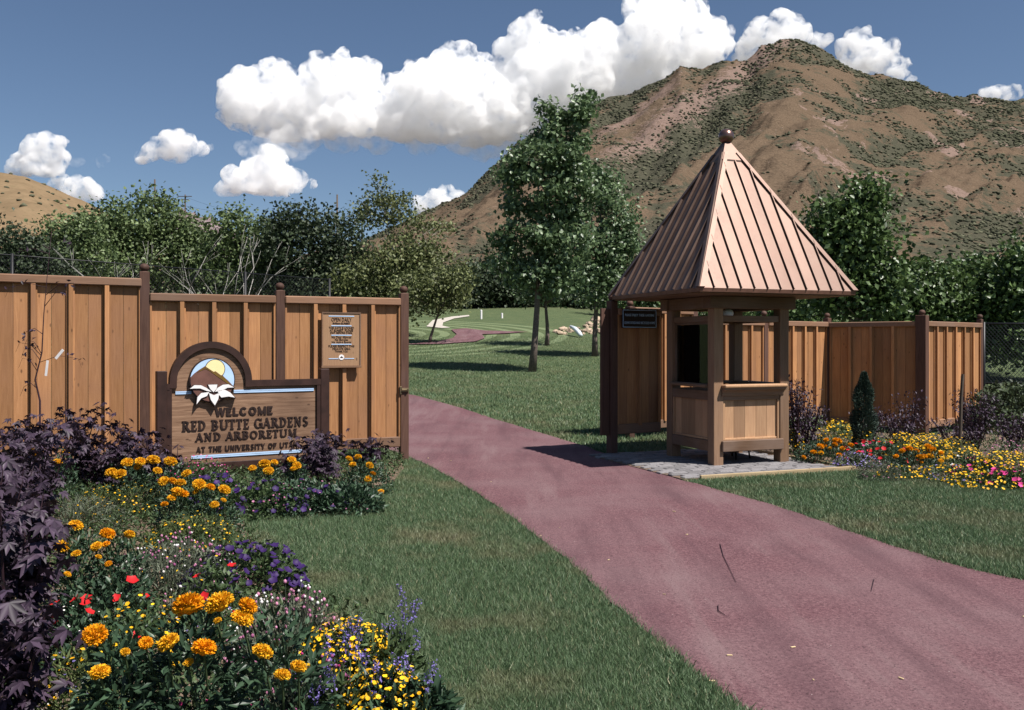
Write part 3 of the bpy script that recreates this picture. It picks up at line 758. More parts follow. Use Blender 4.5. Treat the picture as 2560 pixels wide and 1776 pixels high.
# ================================================================== OPENING HOURS BOARD
def text_mesh(txt, size, mtl, depth=.002, bold=.0):
    cu = bpy.data.curves.new('lettering', 'FONT'); cu.body = txt; cu.size = size; cu.align_x = 'CENTER'; cu.extrude = depth; cu.offset = bold; cu.resolution_u = 3
    o = bpy.data.objects.new('tmp', cu); sc.collection.objects.link(o)
    me = bpy.data.meshes.new_from_object(o.evaluated_get(bpy.context.evaluated_depsgraph_get())); bpy.data.objects.remove(o); bpy.data.curves.remove(cu)
    me.materials.clear(); me.materials.append(mtl); return me
def put_text(parent, txt, x, z, y, size, mtl, width=None, bold=.0):
    me = text_mesh(txt, size, mtl, .0015, bold); o = obj('lettering', me, parent, loc=(x, y, z), rot=(math.pi / 2, 0, 0))
    if width:
        w = max(v.co.x for v in me.vertices) - min(v.co.x for v in me.vertices); o.scale = (width / w, 1, 1)
    return o
c0 = P0 + FD * 2.415      # board centre along the lower fence
hb = thing('notice_board', 'small wooden opening hours board hung on the fence right of the welcome sign', 'sign', (c0[0], c0[1], 0), ANG)
MB().box(-.25, .25, -.098, -.064, 1.300, 1.985, .003).build('board', M['sign_wood2'] if 'sign_wood2' in M else M['kiosk_board'], hb)
for bx in ((-.262, -.243, 1.30, 1.985), (.243, .262, 1.30, 1.985)): MB().box(bx[0], bx[1], -.106, -.062, bx[2], bx[3], .002).build('side_trim', M['kiosk_rail'], hb)
MB().box(-.262, .262, -.106, -.062, 1.9855, 2.005, .002).build('top_trim', M['kiosk_rail'], hb); MB().box(-.268, .268, -.112, -.062, 1.272, 1.2995, .003).build('bottom_trim', M['kiosk_rail'], hb)
yb = -.0995
for (z, hw) in ((1.955, .17), (1.828, .135), (1.703, .135), (1.583, .135)): MB().box(-hw, hw, yb - .003, yb + .004, z - .006, z + .006).build('pale_stripe', M['paleblue'], hb)
for (a, b_) in ((-.17, -.04), (.04, .17)): MB().box(a, b_, yb - .003, yb + .004, 1.389, 1.399).build('pale_stripe', M['paleblue'], hb)
for txt, z, s, w, bo in (('OPEN DAILY', 1.886, .070, .27, .0004), ('8:00am-SUNSET', 1.848, .034, .235, .0006), ('THIS GATE IS LOCKED', 1.787, .040, .335, .0), ('AT SUNSET. PLEASE', 1.753, .040, .315, .0), ('EXIT BEFORE DARK', 1.721, .040, .295, .0),
                         ('No Dogs Allowed', 1.664, .038, .26, .0), ('No Bicycles', 1.632, .038, .175, .0), ('No Active Sports', 1.600, .038, .26, .0), ('PLEASE RESPECT THIS', 1.546, .038, .345, .0), ('DELICATE AREA.', 1.512, .038, .24, .0), ('THANK YOU', 1.477, .038, .17, .0)):
    put_text(hb, txt, 0, z, yb - .001, s, M['letter'], w, bo)
MB().prism(circ(0, 1.412, .036, 20), yb - .004, yb + .004).build('round_emblem', M['white'], hb); MB().prism([(-.024, 1.404), (0, 1.428), (.024, 1.404)], yb - .006, yb).build('emblem_mountain', M['letter'], hb)

pc = WA + np.array([.86, .5]) * .43 - np.array([.0, .0])
pq = thing('garden_rules_plaque', 'small dark plaque with pale border and two lines on the shaded fence by the kiosk', 'sign', (pc[0], pc[1], -.07), WR)
MB().box(-.31, .31, -.090, -.062, 1.885, 2.155, .004).build('plate', M['letter'], pq)
for (a, b_, z0, z1) in ((-.30, .30, 2.138, 2.146), (-.30, .30, 1.894, 1.902), (-.303, -.295, 1.9025, 2.1375), (.295, .303, 1.9025, 2.1375)): MB().box(a, b_, -.0935, -.088, z0, z1).build('border', M['paleblue'], pq)
put_text(pq, 'PLEASE ENJOY THESE GARDENS', 0, 2.055, -.092, .05, M['paleblue'], .53); put_text(pq, 'LEAVE DOGS AND BICYCLES HOME', 0, 1.945, -.092, .05, M['paleblue'], .55)

# ================================================================== TICKET KIOSK
KC = (2.909, 12.498); KR = math.atan2(.363, .932)
kiosk = thing('ticket_kiosk', 'small wooden ticket kiosk with tall pyramid copper roof beside the path', 'kiosk', (KC[0], KC[1], 0), KR)
H = .584
for sx_ in (-1, 1):
    for sy in (-1, 1): MB().box(-.072, .072, -.072, .072, 0, 2.06, .006).build('post', M['kiosk_post'], kiosk, loc=(sx_ * .512, sy * .512, 0))
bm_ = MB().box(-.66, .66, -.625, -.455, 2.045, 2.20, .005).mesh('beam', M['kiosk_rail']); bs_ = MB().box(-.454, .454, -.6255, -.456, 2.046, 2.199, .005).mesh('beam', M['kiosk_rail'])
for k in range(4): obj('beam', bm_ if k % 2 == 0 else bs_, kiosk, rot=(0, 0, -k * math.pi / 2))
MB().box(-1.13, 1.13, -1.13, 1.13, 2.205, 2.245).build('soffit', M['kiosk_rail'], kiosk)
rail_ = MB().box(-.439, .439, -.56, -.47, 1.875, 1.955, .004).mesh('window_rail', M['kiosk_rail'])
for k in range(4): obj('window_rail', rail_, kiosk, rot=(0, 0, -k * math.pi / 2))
pb = MB().box(-.0845, .0845, -.545, -.525, .30, .93, .003).mesh('panel_board', M['kiosk_board'])
for k in range(4):
    rz = (0, 0, -k * math.pi / 2); c_, s_ = math.cos(rz[2]), math.sin(rz[2])
    front = k == 0
    a_, e_ = (-.474, .474) if k % 2 == 0 else (-.4390, .4390)
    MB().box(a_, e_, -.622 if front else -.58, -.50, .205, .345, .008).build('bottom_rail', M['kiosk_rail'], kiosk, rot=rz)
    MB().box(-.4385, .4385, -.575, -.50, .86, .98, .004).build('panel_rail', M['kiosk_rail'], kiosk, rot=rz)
    for sgn in (-1, 1): MB().box(-.016, .016, -.570, -.50, .3455, .8595, .003).build('panel_stile', M['kiosk_board'], kiosk, loc=(sgn * .42 * c_, sgn * .42 * s_, 0), rot=rz)
    MB().box(-.403, .403, -.560, -.52, .3455, .372, .003).build('panel_sill', M['kiosk_board'], kiosk, rot=rz)
    for j in range(5):
        x = -.34 + j * .170; obj('panel_board', pb, kiosk, loc=(x * c_, x * s_, 0), rot=rz)
    led = .68 if front else .63
    l_ = MB().box(-.475 if front else -.438, .495 if front else .438, -led, -.44, 1.025, 1.068, .012).build('counter_ledge', M['kiosk_board'] if front else M['kiosk_rail'], kiosk, rot=rz)
    if front:
        prof = [(-.578, .915), (-.590, .915), (-.597, .93), (-.602, .955), (-.618, .98), (-.640, .99), (-.660, 1.0), (-.664, 1.0245), (-.578, 1.0245)]
        mb = MB(); n = len(prof); mb.add([(-.47, y, z) for y, z in prof] + [(.487, y, z) for y, z in prof], [tuple(range(n)), tuple(range(2 * n - 1, n - 1, -1))] + [(i, n + i, n + (i + 1) % n, (i + 1) % n) for i in range(n)])
        mb.build('counter_bracket', M['kiosk_rail'], l_)
# window on the left side
m, t, b = mat('window_glass')
t.nodes.remove(b); gl = N(t, 'BsdfGlossy', Roughness=.03); tr = N(t, 'BsdfTransparent', Color=(.75, .8, .8, 1)); fz = N(t, 'Fresnel', IOR=1.5); mx = t.nodes.new('ShaderNodeMixShader')
t.links.new(fz.outputs[0], mx.inputs[0]); t.links.new(tr.outputs[0], mx.inputs[1]); t.links.new(gl.outputs[0], mx.inputs[2]); t.links.new(mx.outputs[0], t.nodes['Material Output'].inputs[0])
M['glass'] = m
win = MB().box(-.535, -.505, -.4385, -.405, 1.07, 1.8745).box(-.535, -.505, .405, .4385, 1.07, 1.8745).box(-.534, -.506, -.404, .404, 1.845, 1.8745).build('window_frame', M['kiosk_rail'], kiosk)
MB().box(-.523, -.518, -.403, .403, 1.0695, 1.844).build('pane', M['glass'], win)
# copper roof
m, t, b = mat('copper')
co, rnd = objcoord(t, (1, 1, 1)); na = N(t, 'TexNoise', Scale=1.6, Detail=4, Roughness=.55); nb = N(t, 'TexNoise', Scale=26, Detail=5); t.links.new(co, na.inputs['Vector']); t.links.new(co, nb.inputs['Vector'])
c = ramp(t, na.outputs[0], [(.3, (.145, .097, .078)), (.7, (.212, .150, .124))]); c = mix(t, ramp(t, nb.outputs[0], [(.45, (0, 0, 0)), (.8, (.5, .5, .5))]), c, (.17, .10, .085))
rr = t.nodes.new('ShaderNodeMapRange'); t.links.new(rnd, rr.inputs[0]); rr.inputs[3].default_value = .86; rr.inputs[4].default_value = 1.1; hs = N(t, 'HueSaturation'); t.links.new(rr.outputs[0], hs.inputs['Value']); t.links.new(c, hs.inputs['Color'])
t.links.new(hs.outputs[0], b.inputs['Base Color']); b.inputs['Metallic'].default_value = .85
t.links.new(ramp(t, na.outputs[0], [(.35, (.48, .48, .48)), (.65, (.60, .60, .60))]), b.inputs['Roughness']); bump(t, b, na.outputs[0], .12, .02)
M['copper'] = m
M['copper_dark'] = plain('dark_copper', (.17, .085, .06), .5, metal=.6)
BH, EZ, AZ = 1.166, 2.262, 4.36
NRM = Vector((0, -(AZ - EZ), BH)).normalized()
def rp(x, f, h=0): return Vector((x, -BH * (1 - f), EZ + (AZ - EZ) * f)) + NRM * h
NP = 12; pw_ = 2 * BH / NP
for side in range(4):
    rz = (0, 0, -side * math.pi / 2)
    for j in range(NP):
        x0, x1 = -BH + j * pw_, -BH + (j + 1) * pw_; f0, f1 = 1 - abs(x0) / BH, 1 - abs(x1) / BH
        pts = [(x0, 0), (x1, 0)] + ([(x1, f1)] if f1 > .001 else []) + ([(x0, f0)] if f0 > .001 else [])
        n = len(pts); jit = random.uniform(0, .002)
        MB().add([rp(x, f, .004 + jit) for x, f in pts] + [rp(x, f, -.018) for x, f in pts], [tuple(range(n)), tuple(range(2 * n - 1, n - 1, -1))] + [(i, n + i, n + (i + 1) % n, (i + 1) % n) for i in range(n)]).build('roof_panel', M['copper'], kiosk, rot=rz)
        if j:
            f = f0 - .012; w = .006
            if f > .03:
                f = min(f, .842)
                MB().add([rp(x0 - w, 0.001, .003), rp(x0 + w, 0.001, .003), rp(x0 + w, f, .003), rp(x0 - w, f, .003), rp(x0 - w, 0.001, .034), rp(x0 + w, 0.001, .034), rp(x0 + w, f, .034), rp(x0 - w, f, .034)],
                         [(0, 3, 2, 1), (4, 5, 6, 7), (0, 1, 5, 4), (1, 2, 6, 5), (2, 3, 7, 6), (3, 0, 4, 7)]).build('standing_seam', M['copper'], kiosk, rot=rz)
    # hip cap between this face and the next: two narrow wings folded over the ridge
    mb = MB(); top = .90; wd = .055
    for (mir, sg) in ((0, -1), (1, 1)):
        def hp(a, f, h):   # a = distance in from the hip along the face
            v = rp(-BH * (1 - f) + a, f, h)
            if mir: v = Vector((v.y, v.x, v.z))
            return v
        mb.add([hp(-.02, .0, .034), hp(wd, .0, .034), hp(wd, top, .034), hp(-.004, top, .034), hp(-.02, .0, .006), hp(wd, .0, .006), hp(wd, top, .006), hp(-.004, top, .006)],
               [(0, 1, 2, 3), (4, 7, 6, 5), (0, 4, 5, 1), (1, 5, 6, 2), (2, 6, 7, 3), (3, 7, 4, 0)])
    mb.build('hip_cap', M['copper'], kiosk, rot=rz)
    MB().add([rp(-BH, 0, .005), rp(BH, 0, .005), (BH, -BH, EZ - .045), (-BH, -BH, EZ - .045), (-BH + .02, -BH + .02, EZ), (BH - .02, -BH + .02, EZ), (BH - .02, -BH + .02, EZ - .044), (-BH + .02, -BH + .02, EZ - .044)],
             [(0, 1, 2, 3), (4, 7, 6, 5), (0, 4, 5, 1), (3, 2, 6, 7), (0, 3, 7, 4), (1, 5, 6, 2)]).build('eave_trim', M['copper_dark'], kiosk, rot=rz)
cap = MB(); q = .19; zc = 4.055; cap.add([(-q, -q, zc), (q, -q, zc), (q, q, zc), (-q, q, zc), (-.03, -.03, 4.345), (.03, -.03, 4.345), (.03, .03, 4.345), (-.03, .03, 4.345), (-q, -q, zc - .03), (q, -q, zc - .03), (q, q, zc - .03), (-q, q, zc - .03)],
    [(0, 1, 5, 4), (1, 2, 6, 5), (2, 3, 7, 6), (3, 0, 4, 7), (4, 5, 6, 7), (8, 9, 1, 0), (9, 10, 2, 1), (10, 11, 3, 2), (11, 8, 0, 3), (11, 10, 9, 8)])
pk = cap.build('peak_cap', M['copper'], kiosk)
prof = [(.04, 4.29), (.04, 4.33)] + [(max(.003, .105 * math.cos(a)), 4.405 + .105 * math.sin(a)) for a in np.linspace(-1.15, math.pi / 2, 14)]
m2 = plain('ball_copper', (.22, .13, .11), .28, metal=.85, var=.2); MB().lathe(prof, 24).build('ball_finial', m2, pk, True)

lamp = thing('round_lamp', 'small pale round lamp under the kiosk eave', 'lamp', (KC[0], KC[1], 0), KR)
MB().lathe([(.01, 1.93), (.05, 1.945), (.072, 1.985), (.06, 2.025), (.03, 2.045)], 14).build('globe', M['white'], lamp, True, loc=(-.20, -.34, 0)); MB().lathe([(.012, 2.04), (.012, 2.2)], 8).build('stem', M['black'], lamp, loc=(-.20, -.34, 0))

stool = thing('stool', 'black metal stool standing inside the kiosk', 'stool', (KC[0] + .12, KC[1] + .05, 0.034), KR + .3)
MB().lathe([(.01, .60), (.16, .60), (.17, .615), (.165, .64), (.01, .645)], 20).build('seat', M['black'], stool, True)
for a in range(4):
    t_ = a * math.pi / 2 + .78; MB().tube([(.21 * math.cos(t_), .21 * math.sin(t_), 0), (.12 * math.cos(t_), .12 * math.sin(t_), .605)], .012, 8).build('leg', M['black'], stool, True)
MB().tube([(.18 * math.cos(i * math.pi / 8), .18 * math.sin(i * math.pi / 8), .2) for i in range(17)], .008, 6).build('foot_ring', M['black'], stool, True)

# paved pad under the kiosk
pad = tag(MB().box(-1.52, .93, -1.36, 1.10, -.02, .020).build('paved_pad', M['soil'], None, loc=(KC[0], KC[1], 0)), kind='structure'); pad.rotation_euler = (0, 0, KR)
m, t, b = mat('grey_paver'); co, rnd = objcoord(t, (1, 1, 1)); na = N(t, 'TexNoise', Scale=60, Detail=4); t.links.new(co, na.inputs['Vector'])
c = ramp(t, na.outputs[0], [(.3, (.125, .118, .122)), (.7, (.225, .212, .215))]); rr = t.nodes.new('ShaderNodeMapRange'); t.links.new(rnd, rr.inputs[0]); rr.inputs[3].default_value = .7; rr.inputs[4].default_value = 1.2; hs = N(t, 'HueSaturation'); t.links.new(rr.outputs[0], hs.inputs['Value']); t.links.new(c, hs.inputs['Color'])
t.links.new(hs.outputs[0], b.inputs['Base Color']); b.inputs['Roughness'].default_value = .9; bump(t, b, na.outputs[0], .4, .003)
pv = MB().box(-.1060, .1060, -.0510, .0510, 0, .036, .007).mesh('paver', m)
row = 0; y = -1.29
while y < 1.06:
    x = -1.40 + (.113 if row % 2 else 0) + random.uniform(-.05, .02)
    while x < .83:
        obj('paver', pv, pad, loc=(x + .0 + random.uniform(-.002, .002), y, random.uniform(-.003, .003)), rot=(0, 0, random.uniform(-.01, .01)))
        x += .227
    y += .117; row += 1
M['edging'] = wood('pale_edging', (.42, .31, .17), (.55, .42, .26), 'x', knots=False)
e1 = MB().box(-1.30, .97, -1.40, -1.362, -.02, .055, .004).build('timber_edging', M['edging'], None, loc=(KC[0], KC[1], 0), rot=(0, 0, KR)); tag(e1, 'pale timber edging along the lawn side of the kiosk paving', 'edging')
e2 = MB().box(.932, .968, -1.361, 1.10, -.02, .05, .004).build('timber_edging', M['edging'], None, loc=(KC[0], KC[1], 0), rot=(0, 0, KR)); tag(e2, 'pale timber edging between the kiosk paving and flower bed', 'edging')

# ================================================================== VEGETATION
def unit(a): return a / np.maximum(1e-9, np.linalg.norm(a, axis=-1, keepdims=True))
def leaf_arrays(P, axis_, nrm, L, Wd, fold=.18):
    """two-triangle leaves: base, two sides, tip, folded along the midrib"""
    a = unit(axis_); b_ = unit(np.cross(nrm, a)); n = np.cross(a, b_)
    L = np.broadcast_to(L, (len(P),))[:, None]; Wd = np.broadcast_to(Wd, (len(P),))[:, None]
    mid = P + a * L * .48
    V_ = np.stack([P, mid + b_ * Wd / 2 + n * Wd * fold, P + a * L - n * L * .08, mid - b_ * Wd / 2 + n * Wd * fold], 1)
    i = np.arange(len(P))[:, None] * 4
    return V_.reshape(-1, 3), np.concatenate([i + [0, 1, 2], i + [0, 2, 3]], 0)
def rnd_dir(n, g, up=0.):
    v = unit(g.normal(size=(n, 3))); v[:, 2] += up; return unit(v)
def join(arrs):
    V_, F_, k = [], [], 0
    for v, f in arrs: V_.append(v); F_.append(f + k); k += len(v)
    return np.concatenate(V_), np.concatenate(F_)

def tree(name, label, d, trunk_px, blobs_px, ncl, lpc, leaf, mtl, tr, bark, seed, group=None, clr=.42, droop=.1, cat='tree', lean_top=None, depth=1.0):
    """crown lobes are given as photo pixels at distance d, and get real width, height and depth there"""
    g = np.random.default_rng(seed); u = d / FPX
    bx = (trunk_px - 1280) * u; bz = float(T(bx, d)); root = thing(name, label, cat, (bx, d, bz), 0, group)
    bl = np.array([[(x - trunk_px) * u, EYE + (HOR - y) * u - bz, rx * u, ry * u] for x, y, rx, ry in blobs_px])
    vol = bl[:, 2] ** 1.25 * bl[:, 3] ** .6; k = g.choice(len(bl), ncl, p=vol / vol.sum())
    dr = unit(g.normal(size=(ncl, 3))); rad = g.uniform(.25, 1, ncl) ** .45
    B_ = bl[k]; C_ = np.stack([B_[:, 0] + dr[:, 0] * B_[:, 2] * rad, dr[:, 1] * B_[:, 2] * rad * depth, B_[:, 1] + dr[:, 2] * B_[:, 3] * rad], 1)
    cc = np.repeat(C_, lpc, 0); n = len(cc)
    P = cc + g.normal(size=(n, 3)) * clr * np.array([1, 1, .7])
    ctr = np.array([bl[:, 0].mean(), 0, bl[:, 1].mean()])
    nr = rnd_dir(n, g, .55) + .35 * unit(P - ctr); ax = rnd_dir(n, g, -droop)
    sz = leaf * g.uniform(.65, 1.25, n)
    V_, F_ = leaf_arrays(P, ax, nr, sz, sz * .78)
    obj('crown', npmesh('crown', V_, F_, mtl), root)
    top = bl[:, 1].max(); lo = (bl[:, 1] - bl[:, 3]).min(); mb = MB()
    tx = bl[np.argmax(bl[:, 1]), 0] if lean_top is None else (lean_top - trunk_px) * u
    sp = [Vector((tx * f ** 1.3 + .10 * tr * 8 * noise.noise(Vector((seed, f * 3, 0))), .08 * noise.noise(Vector((f * 3, seed, 0))), -.1 + (top + .0) * f * .94 + (.1 if f else 0))) for f in np.linspace(0, 1, 9)]
    mb.tube(sp, [tr * (1.25 if f == 0 else 1 - .88 * f) for f in np.linspace(0, 1, 9)], 8)
    for c_ in C_[g.choice(ncl, min(ncl, 26), replace=False)]:
        z0 = max(lo * .8, min(c_[2] - .25 * abs(c_[0]) - .4, top * .8)); f = max(.15, min(.85, z0 / top)); i = f * 8; s0 = sp[int(i)].lerp(sp[min(8, int(i) + 1)], i - int(i))
        e_ = Vector(c_); mid = s0.lerp(e_, .5) + Vector((0, 0, -.08 * (e_ - s0).length)); r0 = tr * (1 - .85 * f) * .5
        mb.tube([s0, mid, e_], [r0, r0 * .6, r0 * .2], 5)
    obj('trunk', mb.mesh('trunk', bark, True), root)
    return root

M['maple'] = leafmat('maple_leaf', (.042, .078, .032), (.155, .22, .105), .3, .42, .5)
M['elm'] = leafmat('dark_leaf', (.018, .029, .016), (.050, .070, .034), .2, .55, .3)
M['green'] = leafmat('green_leaf', (.048, .074, .030), (.135, .180, .072), .22, .5, .3)
M['olive'] = leafmat('olive_leaf', (.054, .068, .026), (.150, .170, .068), .25, .5, .3)
M['hedge'] = leafmat('hedge_leaf', (.026, .052, .016), (.098, .150, .050), .2, .42, .4)

tree('maple_tree', 'tall young maple with a full pointed crown, standing nearest on the lawn beyond the gateway', 30, 1330, [(1352, 270, 16, 60), (1386, 290, 17, 56), (1462, 255, 15, 56), (1440, 320, 28, 46), (1350, 345, 40, 40), (1360, 400, 84, 46), (1435, 390, 58, 56), (1275, 430, 28, 36), (1335, 485, 92, 62), (1435, 490, 70, 66), (1310, 590, 78, 62), (1400, 600, 82, 66), (1265, 650, 40, 36), (1340, 690, 70, 44), (1400, 700, 60, 44)], 250, 58, .165, M['maple'], .115, M['bark'], 11, clr=.19, lean_top=1390)
tree('maple_tree', 'maple standing right of the tallest one, its crown touching the kiosk roof', 36, 1487, [(1505, 470, 36, 46), (1535, 540, 50, 60), (1525, 610, 60, 60), (1480, 640, 56, 60), (1560, 650, 46, 60), (1515, 715, 76, 46)], 170, 48, .165, M['maple'], .11, M['bark'], 12, clr=.28)
tree('young_tree', 'slender fork-trunked tree half hidden behind the tallest maple', 41, 1367, [(1365, 640, 50, 60), (1400, 690, 56, 46), (1350, 720, 50, 40)], 80, 40, .165, M['maple'], .10, M['bark'], 13, clr=.3)
tree('young_tree', 'small tree with thin trunk beside the far path, left of the maples', 42, 1072, [(1075, 700, 70, 44), (1110, 740, 66, 44), (1030, 735, 60, 44), (1140, 690, 40, 36)], 120, 38, .15, M['olive'], .07, M['bark'], 14, clr=.28)
tree('locust_tree', 'airy open tree with pale trunk rising above the shrubs at centre left', 50, 1008, [(950, 468, 18, 26), (928, 515, 44, 22), (985, 505, 40, 26), (960, 545, 46, 20), (1030, 545, 46, 16), (1090, 565, 40, 10), (905, 545, 22, 20), (1005, 590, 30, 16)], 120, 26, .17, M['olive'], .09, M['barkpale'], 15, clr=.30, lean_top=955)
BG = [('olive_shrub', 'olive green bushy tree behind the end post of the left fence', 46, 960, [(960, 680, 90, 60), (1010, 650, 70, 46), (920, 730, 90, 60), (1000, 740, 90, 60), (1060, 640, 50, 40)], 'olive', 190),
      ('dark_tree', 'dense dark tree with a broad rounded crown, left of the airy tree', 48, 790, [(720, 575, 50, 40), (770, 560, 60, 38), (830, 590, 70, 50), (770, 640, 110, 70), (860, 670, 80, 80), (800, 740, 120, 60), (690, 620, 50, 60)], 'elm', 330),
      ('green_tree', 'mid green tree behind the small bare bush, left of the dark tree', 50, 610, [(590, 555, 34, 22), (620, 600, 70, 50), (560, 640, 60, 60), (660, 660, 60, 70), (600, 710, 100, 60), (700, 720, 60, 60)], 'green', 270),
      ('green_tree', 'tall green tree with a flat clipped top under the highest utility pole', 52, 395, [(390, 515, 44, 22), (385, 550, 60, 40), (440, 590, 70, 46), (340, 600, 70, 50), (400, 660, 110, 60), (480, 650, 60, 70), (500, 720, 70, 50)], 'green', 300),
      ('green_tree', 'bushy green tree left of the flat-topped one', 50, 270, [(300, 530, 22, 26), (270, 560, 56, 40), (320, 570, 40, 36), (230, 620, 70, 50), (290, 650, 90, 60), (220, 690, 80, 40)], 'green', 240),
      ('green_tree', 'lighter rounded green tree beside the dry hill', 46, 180, [(190, 575, 50, 32), (150, 620, 60, 44), (210, 640, 70, 50), (160, 680, 70, 40)], 'green', 170),
      ('dark_tree', 'low dark tree mass at the left edge above the tall fence', 40, 20, [(-20, 600, 40, 60), (30, 630, 60, 46), (90, 640, 50, 40), (50, 680, 90, 40), (-40, 680, 60, 50), (130, 680, 50, 36)], 'elm', 190),
      ('tree_in_park', 'leafy tree with stacked crown behind the right of the kiosk roof', 28, 2130, [(2165, 485, 32, 34), (2160, 530, 40, 36), (2075, 545, 46, 40), (2130, 590, 84, 48), (2170, 650, 76, 60), (2080, 650, 66, 56), (2130, 730, 104, 60), (2210, 740, 50, 56)], 'hedge', 300),
      ('hedge_bush', 'broad green bush behind the shaded fence panel', 30, 2310, [(2270, 720, 50, 46), (2330, 705, 60, 40), (2300, 770, 100, 46), (2240, 780, 60, 40), (2370, 770, 50, 40)], 'hedge', 260),
      ('hedge_bush', 'broad dark green bush behind the far right fence end', 31, 2450, [(2420, 700, 60, 44), (2480, 695, 56, 44), (2440, 770, 90, 60), (2500, 760, 60, 60), (2440, 830, 100, 50)], 'hedge', 280),
      ('hedge_bush', 'taller green bush cut off by the right edge of the picture', 29, 2570, [(2560, 650, 40, 40), (2590, 690, 50, 60), (2550, 740, 60, 60), (2600, 790, 60, 60), (2540, 830, 60, 60)], 'hedge', 240),
      ('dark_tree', 'far dark tree at the end of the lawn, left of the maples', 78, 1170, [(1160, 700, 50, 30), (1200, 715, 50, 34), (1150, 745, 60, 30)], 'elm', 120),
      ('dark_tree', 'far dark tree at the end of the lawn, behind the young tree trunks', 80, 1250, [(1240, 690, 50, 40), (1290, 700, 50, 40), (1260, 740, 70, 34)], 'elm', 140),
      ('dark_tree', 'far dark tree at the end of the lawn, just right of the maple trunk', 82, 1400, [(1370, 720, 60, 40), (1430, 725, 60, 40), (1470, 740, 50, 30), (1400, 750, 90, 24)], 'elm', 140),
      ('dark_tree', 'far dark shrub glimpsed left of the kiosk above the wing panel', 70, 1580, [(1540, 735, 50, 30), (1600, 730, 60, 34), (1660, 745, 50, 30)], 'hedge', 110),
      ('dark_tree', 'green shrub seen through the kiosk openings', 60, 1790, [(1720, 755, 60, 36), (1790, 750, 60, 36), (1860, 760, 60, 34), (1790, 790, 130, 30)], 'hedge', 170),
      ('dark_tree', 'green shrub seen between the kiosk and the middle of the right fence', 44, 1985, [(1950, 760, 50, 36), (2010, 745, 50, 40), (2050, 770, 60, 40), (1970, 800, 80, 30)], 'hedge', 150)]
for k, (nm_, lb, d, tpx, bl, mt, ncl) in enumerate(BG):
    tree(nm_, lb, d, tpx, bl, ncl, 40, .0042 * d + .055 * (d < 35), M[mt], .10, M['bark'], 30 + k, 'trees and shrubs around the garden', clr=.0085 * d + .1, cat='bush' if 'bush' in nm_ or 'shrub' in lb else 'tree', depth=.8)

# a low belt of scrub at the foot of the mountain
g = np.random.default_rng(21)
P = np.stack([g.uniform(-60, 150, 420), g.uniform(95, 300, 420)], 1); P = P[(P[:, 0] / P[:, 1] > -.35)]
C = np.c_[P, T(P[:, 0], P[:, 1]) + .6]; bv, bf = blobs(C, g.uniform(1.0, 2.6, len(C)), .7, .35, 9)
tag(obj('foothill_scrub', npmesh('foothill_scrub', bv, bf, M['scrub'])), 'belt of dark scrub between the garden and the mountain foot', 'scrub', kind='stuff')

# bare pale bushes behind the lower left fence
def bare_bush(label, px, py, d, h, seed):
    g = random.Random(seed); p = at(px, py, d); z0 = float(T(p.x, d)); root = thing('bare_bush', label, 'bush', (p.x, d, z0)); mb = MB()
    def grow(p_, v, l, r, lev):
        q = p_ + v * l; mid = p_.lerp(q, .5) + Vector((g.uniform(-.05, .05), 0, g.uniform(-.03, .03))) * l
        mb.tube([p_, mid, q], [r, r * .8, r * .55], 5)
        if lev:
            for _ in range(2): grow(q, (v + Vector((g.uniform(-.8, .8), g.uniform(-.5, .5), g.uniform(-.1, .45)))).normalized(), l * g.uniform(.55, .8), r * .54, lev - 1)
    for k in range(5):
        a = g.uniform(-.85, .85); grow(Vector((0, 0, 0)), Vector((math.sin(a), g.uniform(-.25, .25), math.cos(a))), h * g.uniform(.38, .5), .028, 3)
    mb.build('branches', M['barkpale'], root, True)
bare_bush('bare pale branched bush above the lower fence, beside its tall post', 365, 740, 24, 4.0, 4)
bare_bush('bare pale forked bush above the middle of the lower left fence', 598, 740, 26, 3.5, 8)

# ---- utility poles and wires
def pole(label, px, ytop, d, arms):
    p = at(px, ytop, d); z0 = float(T(p.x, d)); root = thing('utility_pole', label, 'pole', (p.x, d, z0), 0, 'utility poles beyond the trees'); hgt = p.z - z0
    MB().tube([(0, 0, -1), (0, 0, hgt)], [.20, .13], 8).build('mast', M['pole'], root, True)
    for (dz, w, off) in arms: MB().box(-w / 2 + off, w / 2 + off, -.26, -.13, hgt - dz - .12, hgt - dz).build('cross_arm', M['pole'], root)
    return p
tops = [pole('highest utility pole with wide cross arm above the flat-topped tree', 387, 449, 150, [(3.0, 3.8, 0)]), pole('utility pole with short cross arm just right of the highest one', 463, 487, 170, [(.3, 2.6, 0), (.9, 1.4, 0)]),
        pole('slim utility pole above the dark rounded tree', 843, 487, 150, [(5.2, 2.6, -.9), (8.4, 2.6, .9)]), pole('short utility pole in front of the dry hill', 232, 516, 160, [(.4, 2.8, 0), (.9, 2.0, 0)]), pole('thin utility pole beside the airy tree', 905, 540, 160, [(.6, 1.4, 0)]), pole('utility pole on the slope right of the copper roof', 2046, 478, 150, [(.4, .9, 0)])]
for k, (a_, b_) in enumerate(((0, 2), (1, 2), (3, 0))):
    A_, B_ = tops[a_] - Vector((0, 0, 3 if a_ == 0 else .4)), tops[b_] - Vector((0, 0, 3 + k if b_ in (0, 2) else .4))
    w = MB().tube([A_.lerp(B_, f) - Vector((0, 0, 1.6 * 4 * f * (1 - f))) for f in np.linspace(0, 1, 13)], .018, 4).build('power_wire', M['black'])
    tag(w, ['power wire from the highest pole to the slim pole', 'power wire from the short-armed pole to the slim pole', 'power wire from the hill pole to the highest pole'][k], 'wire')

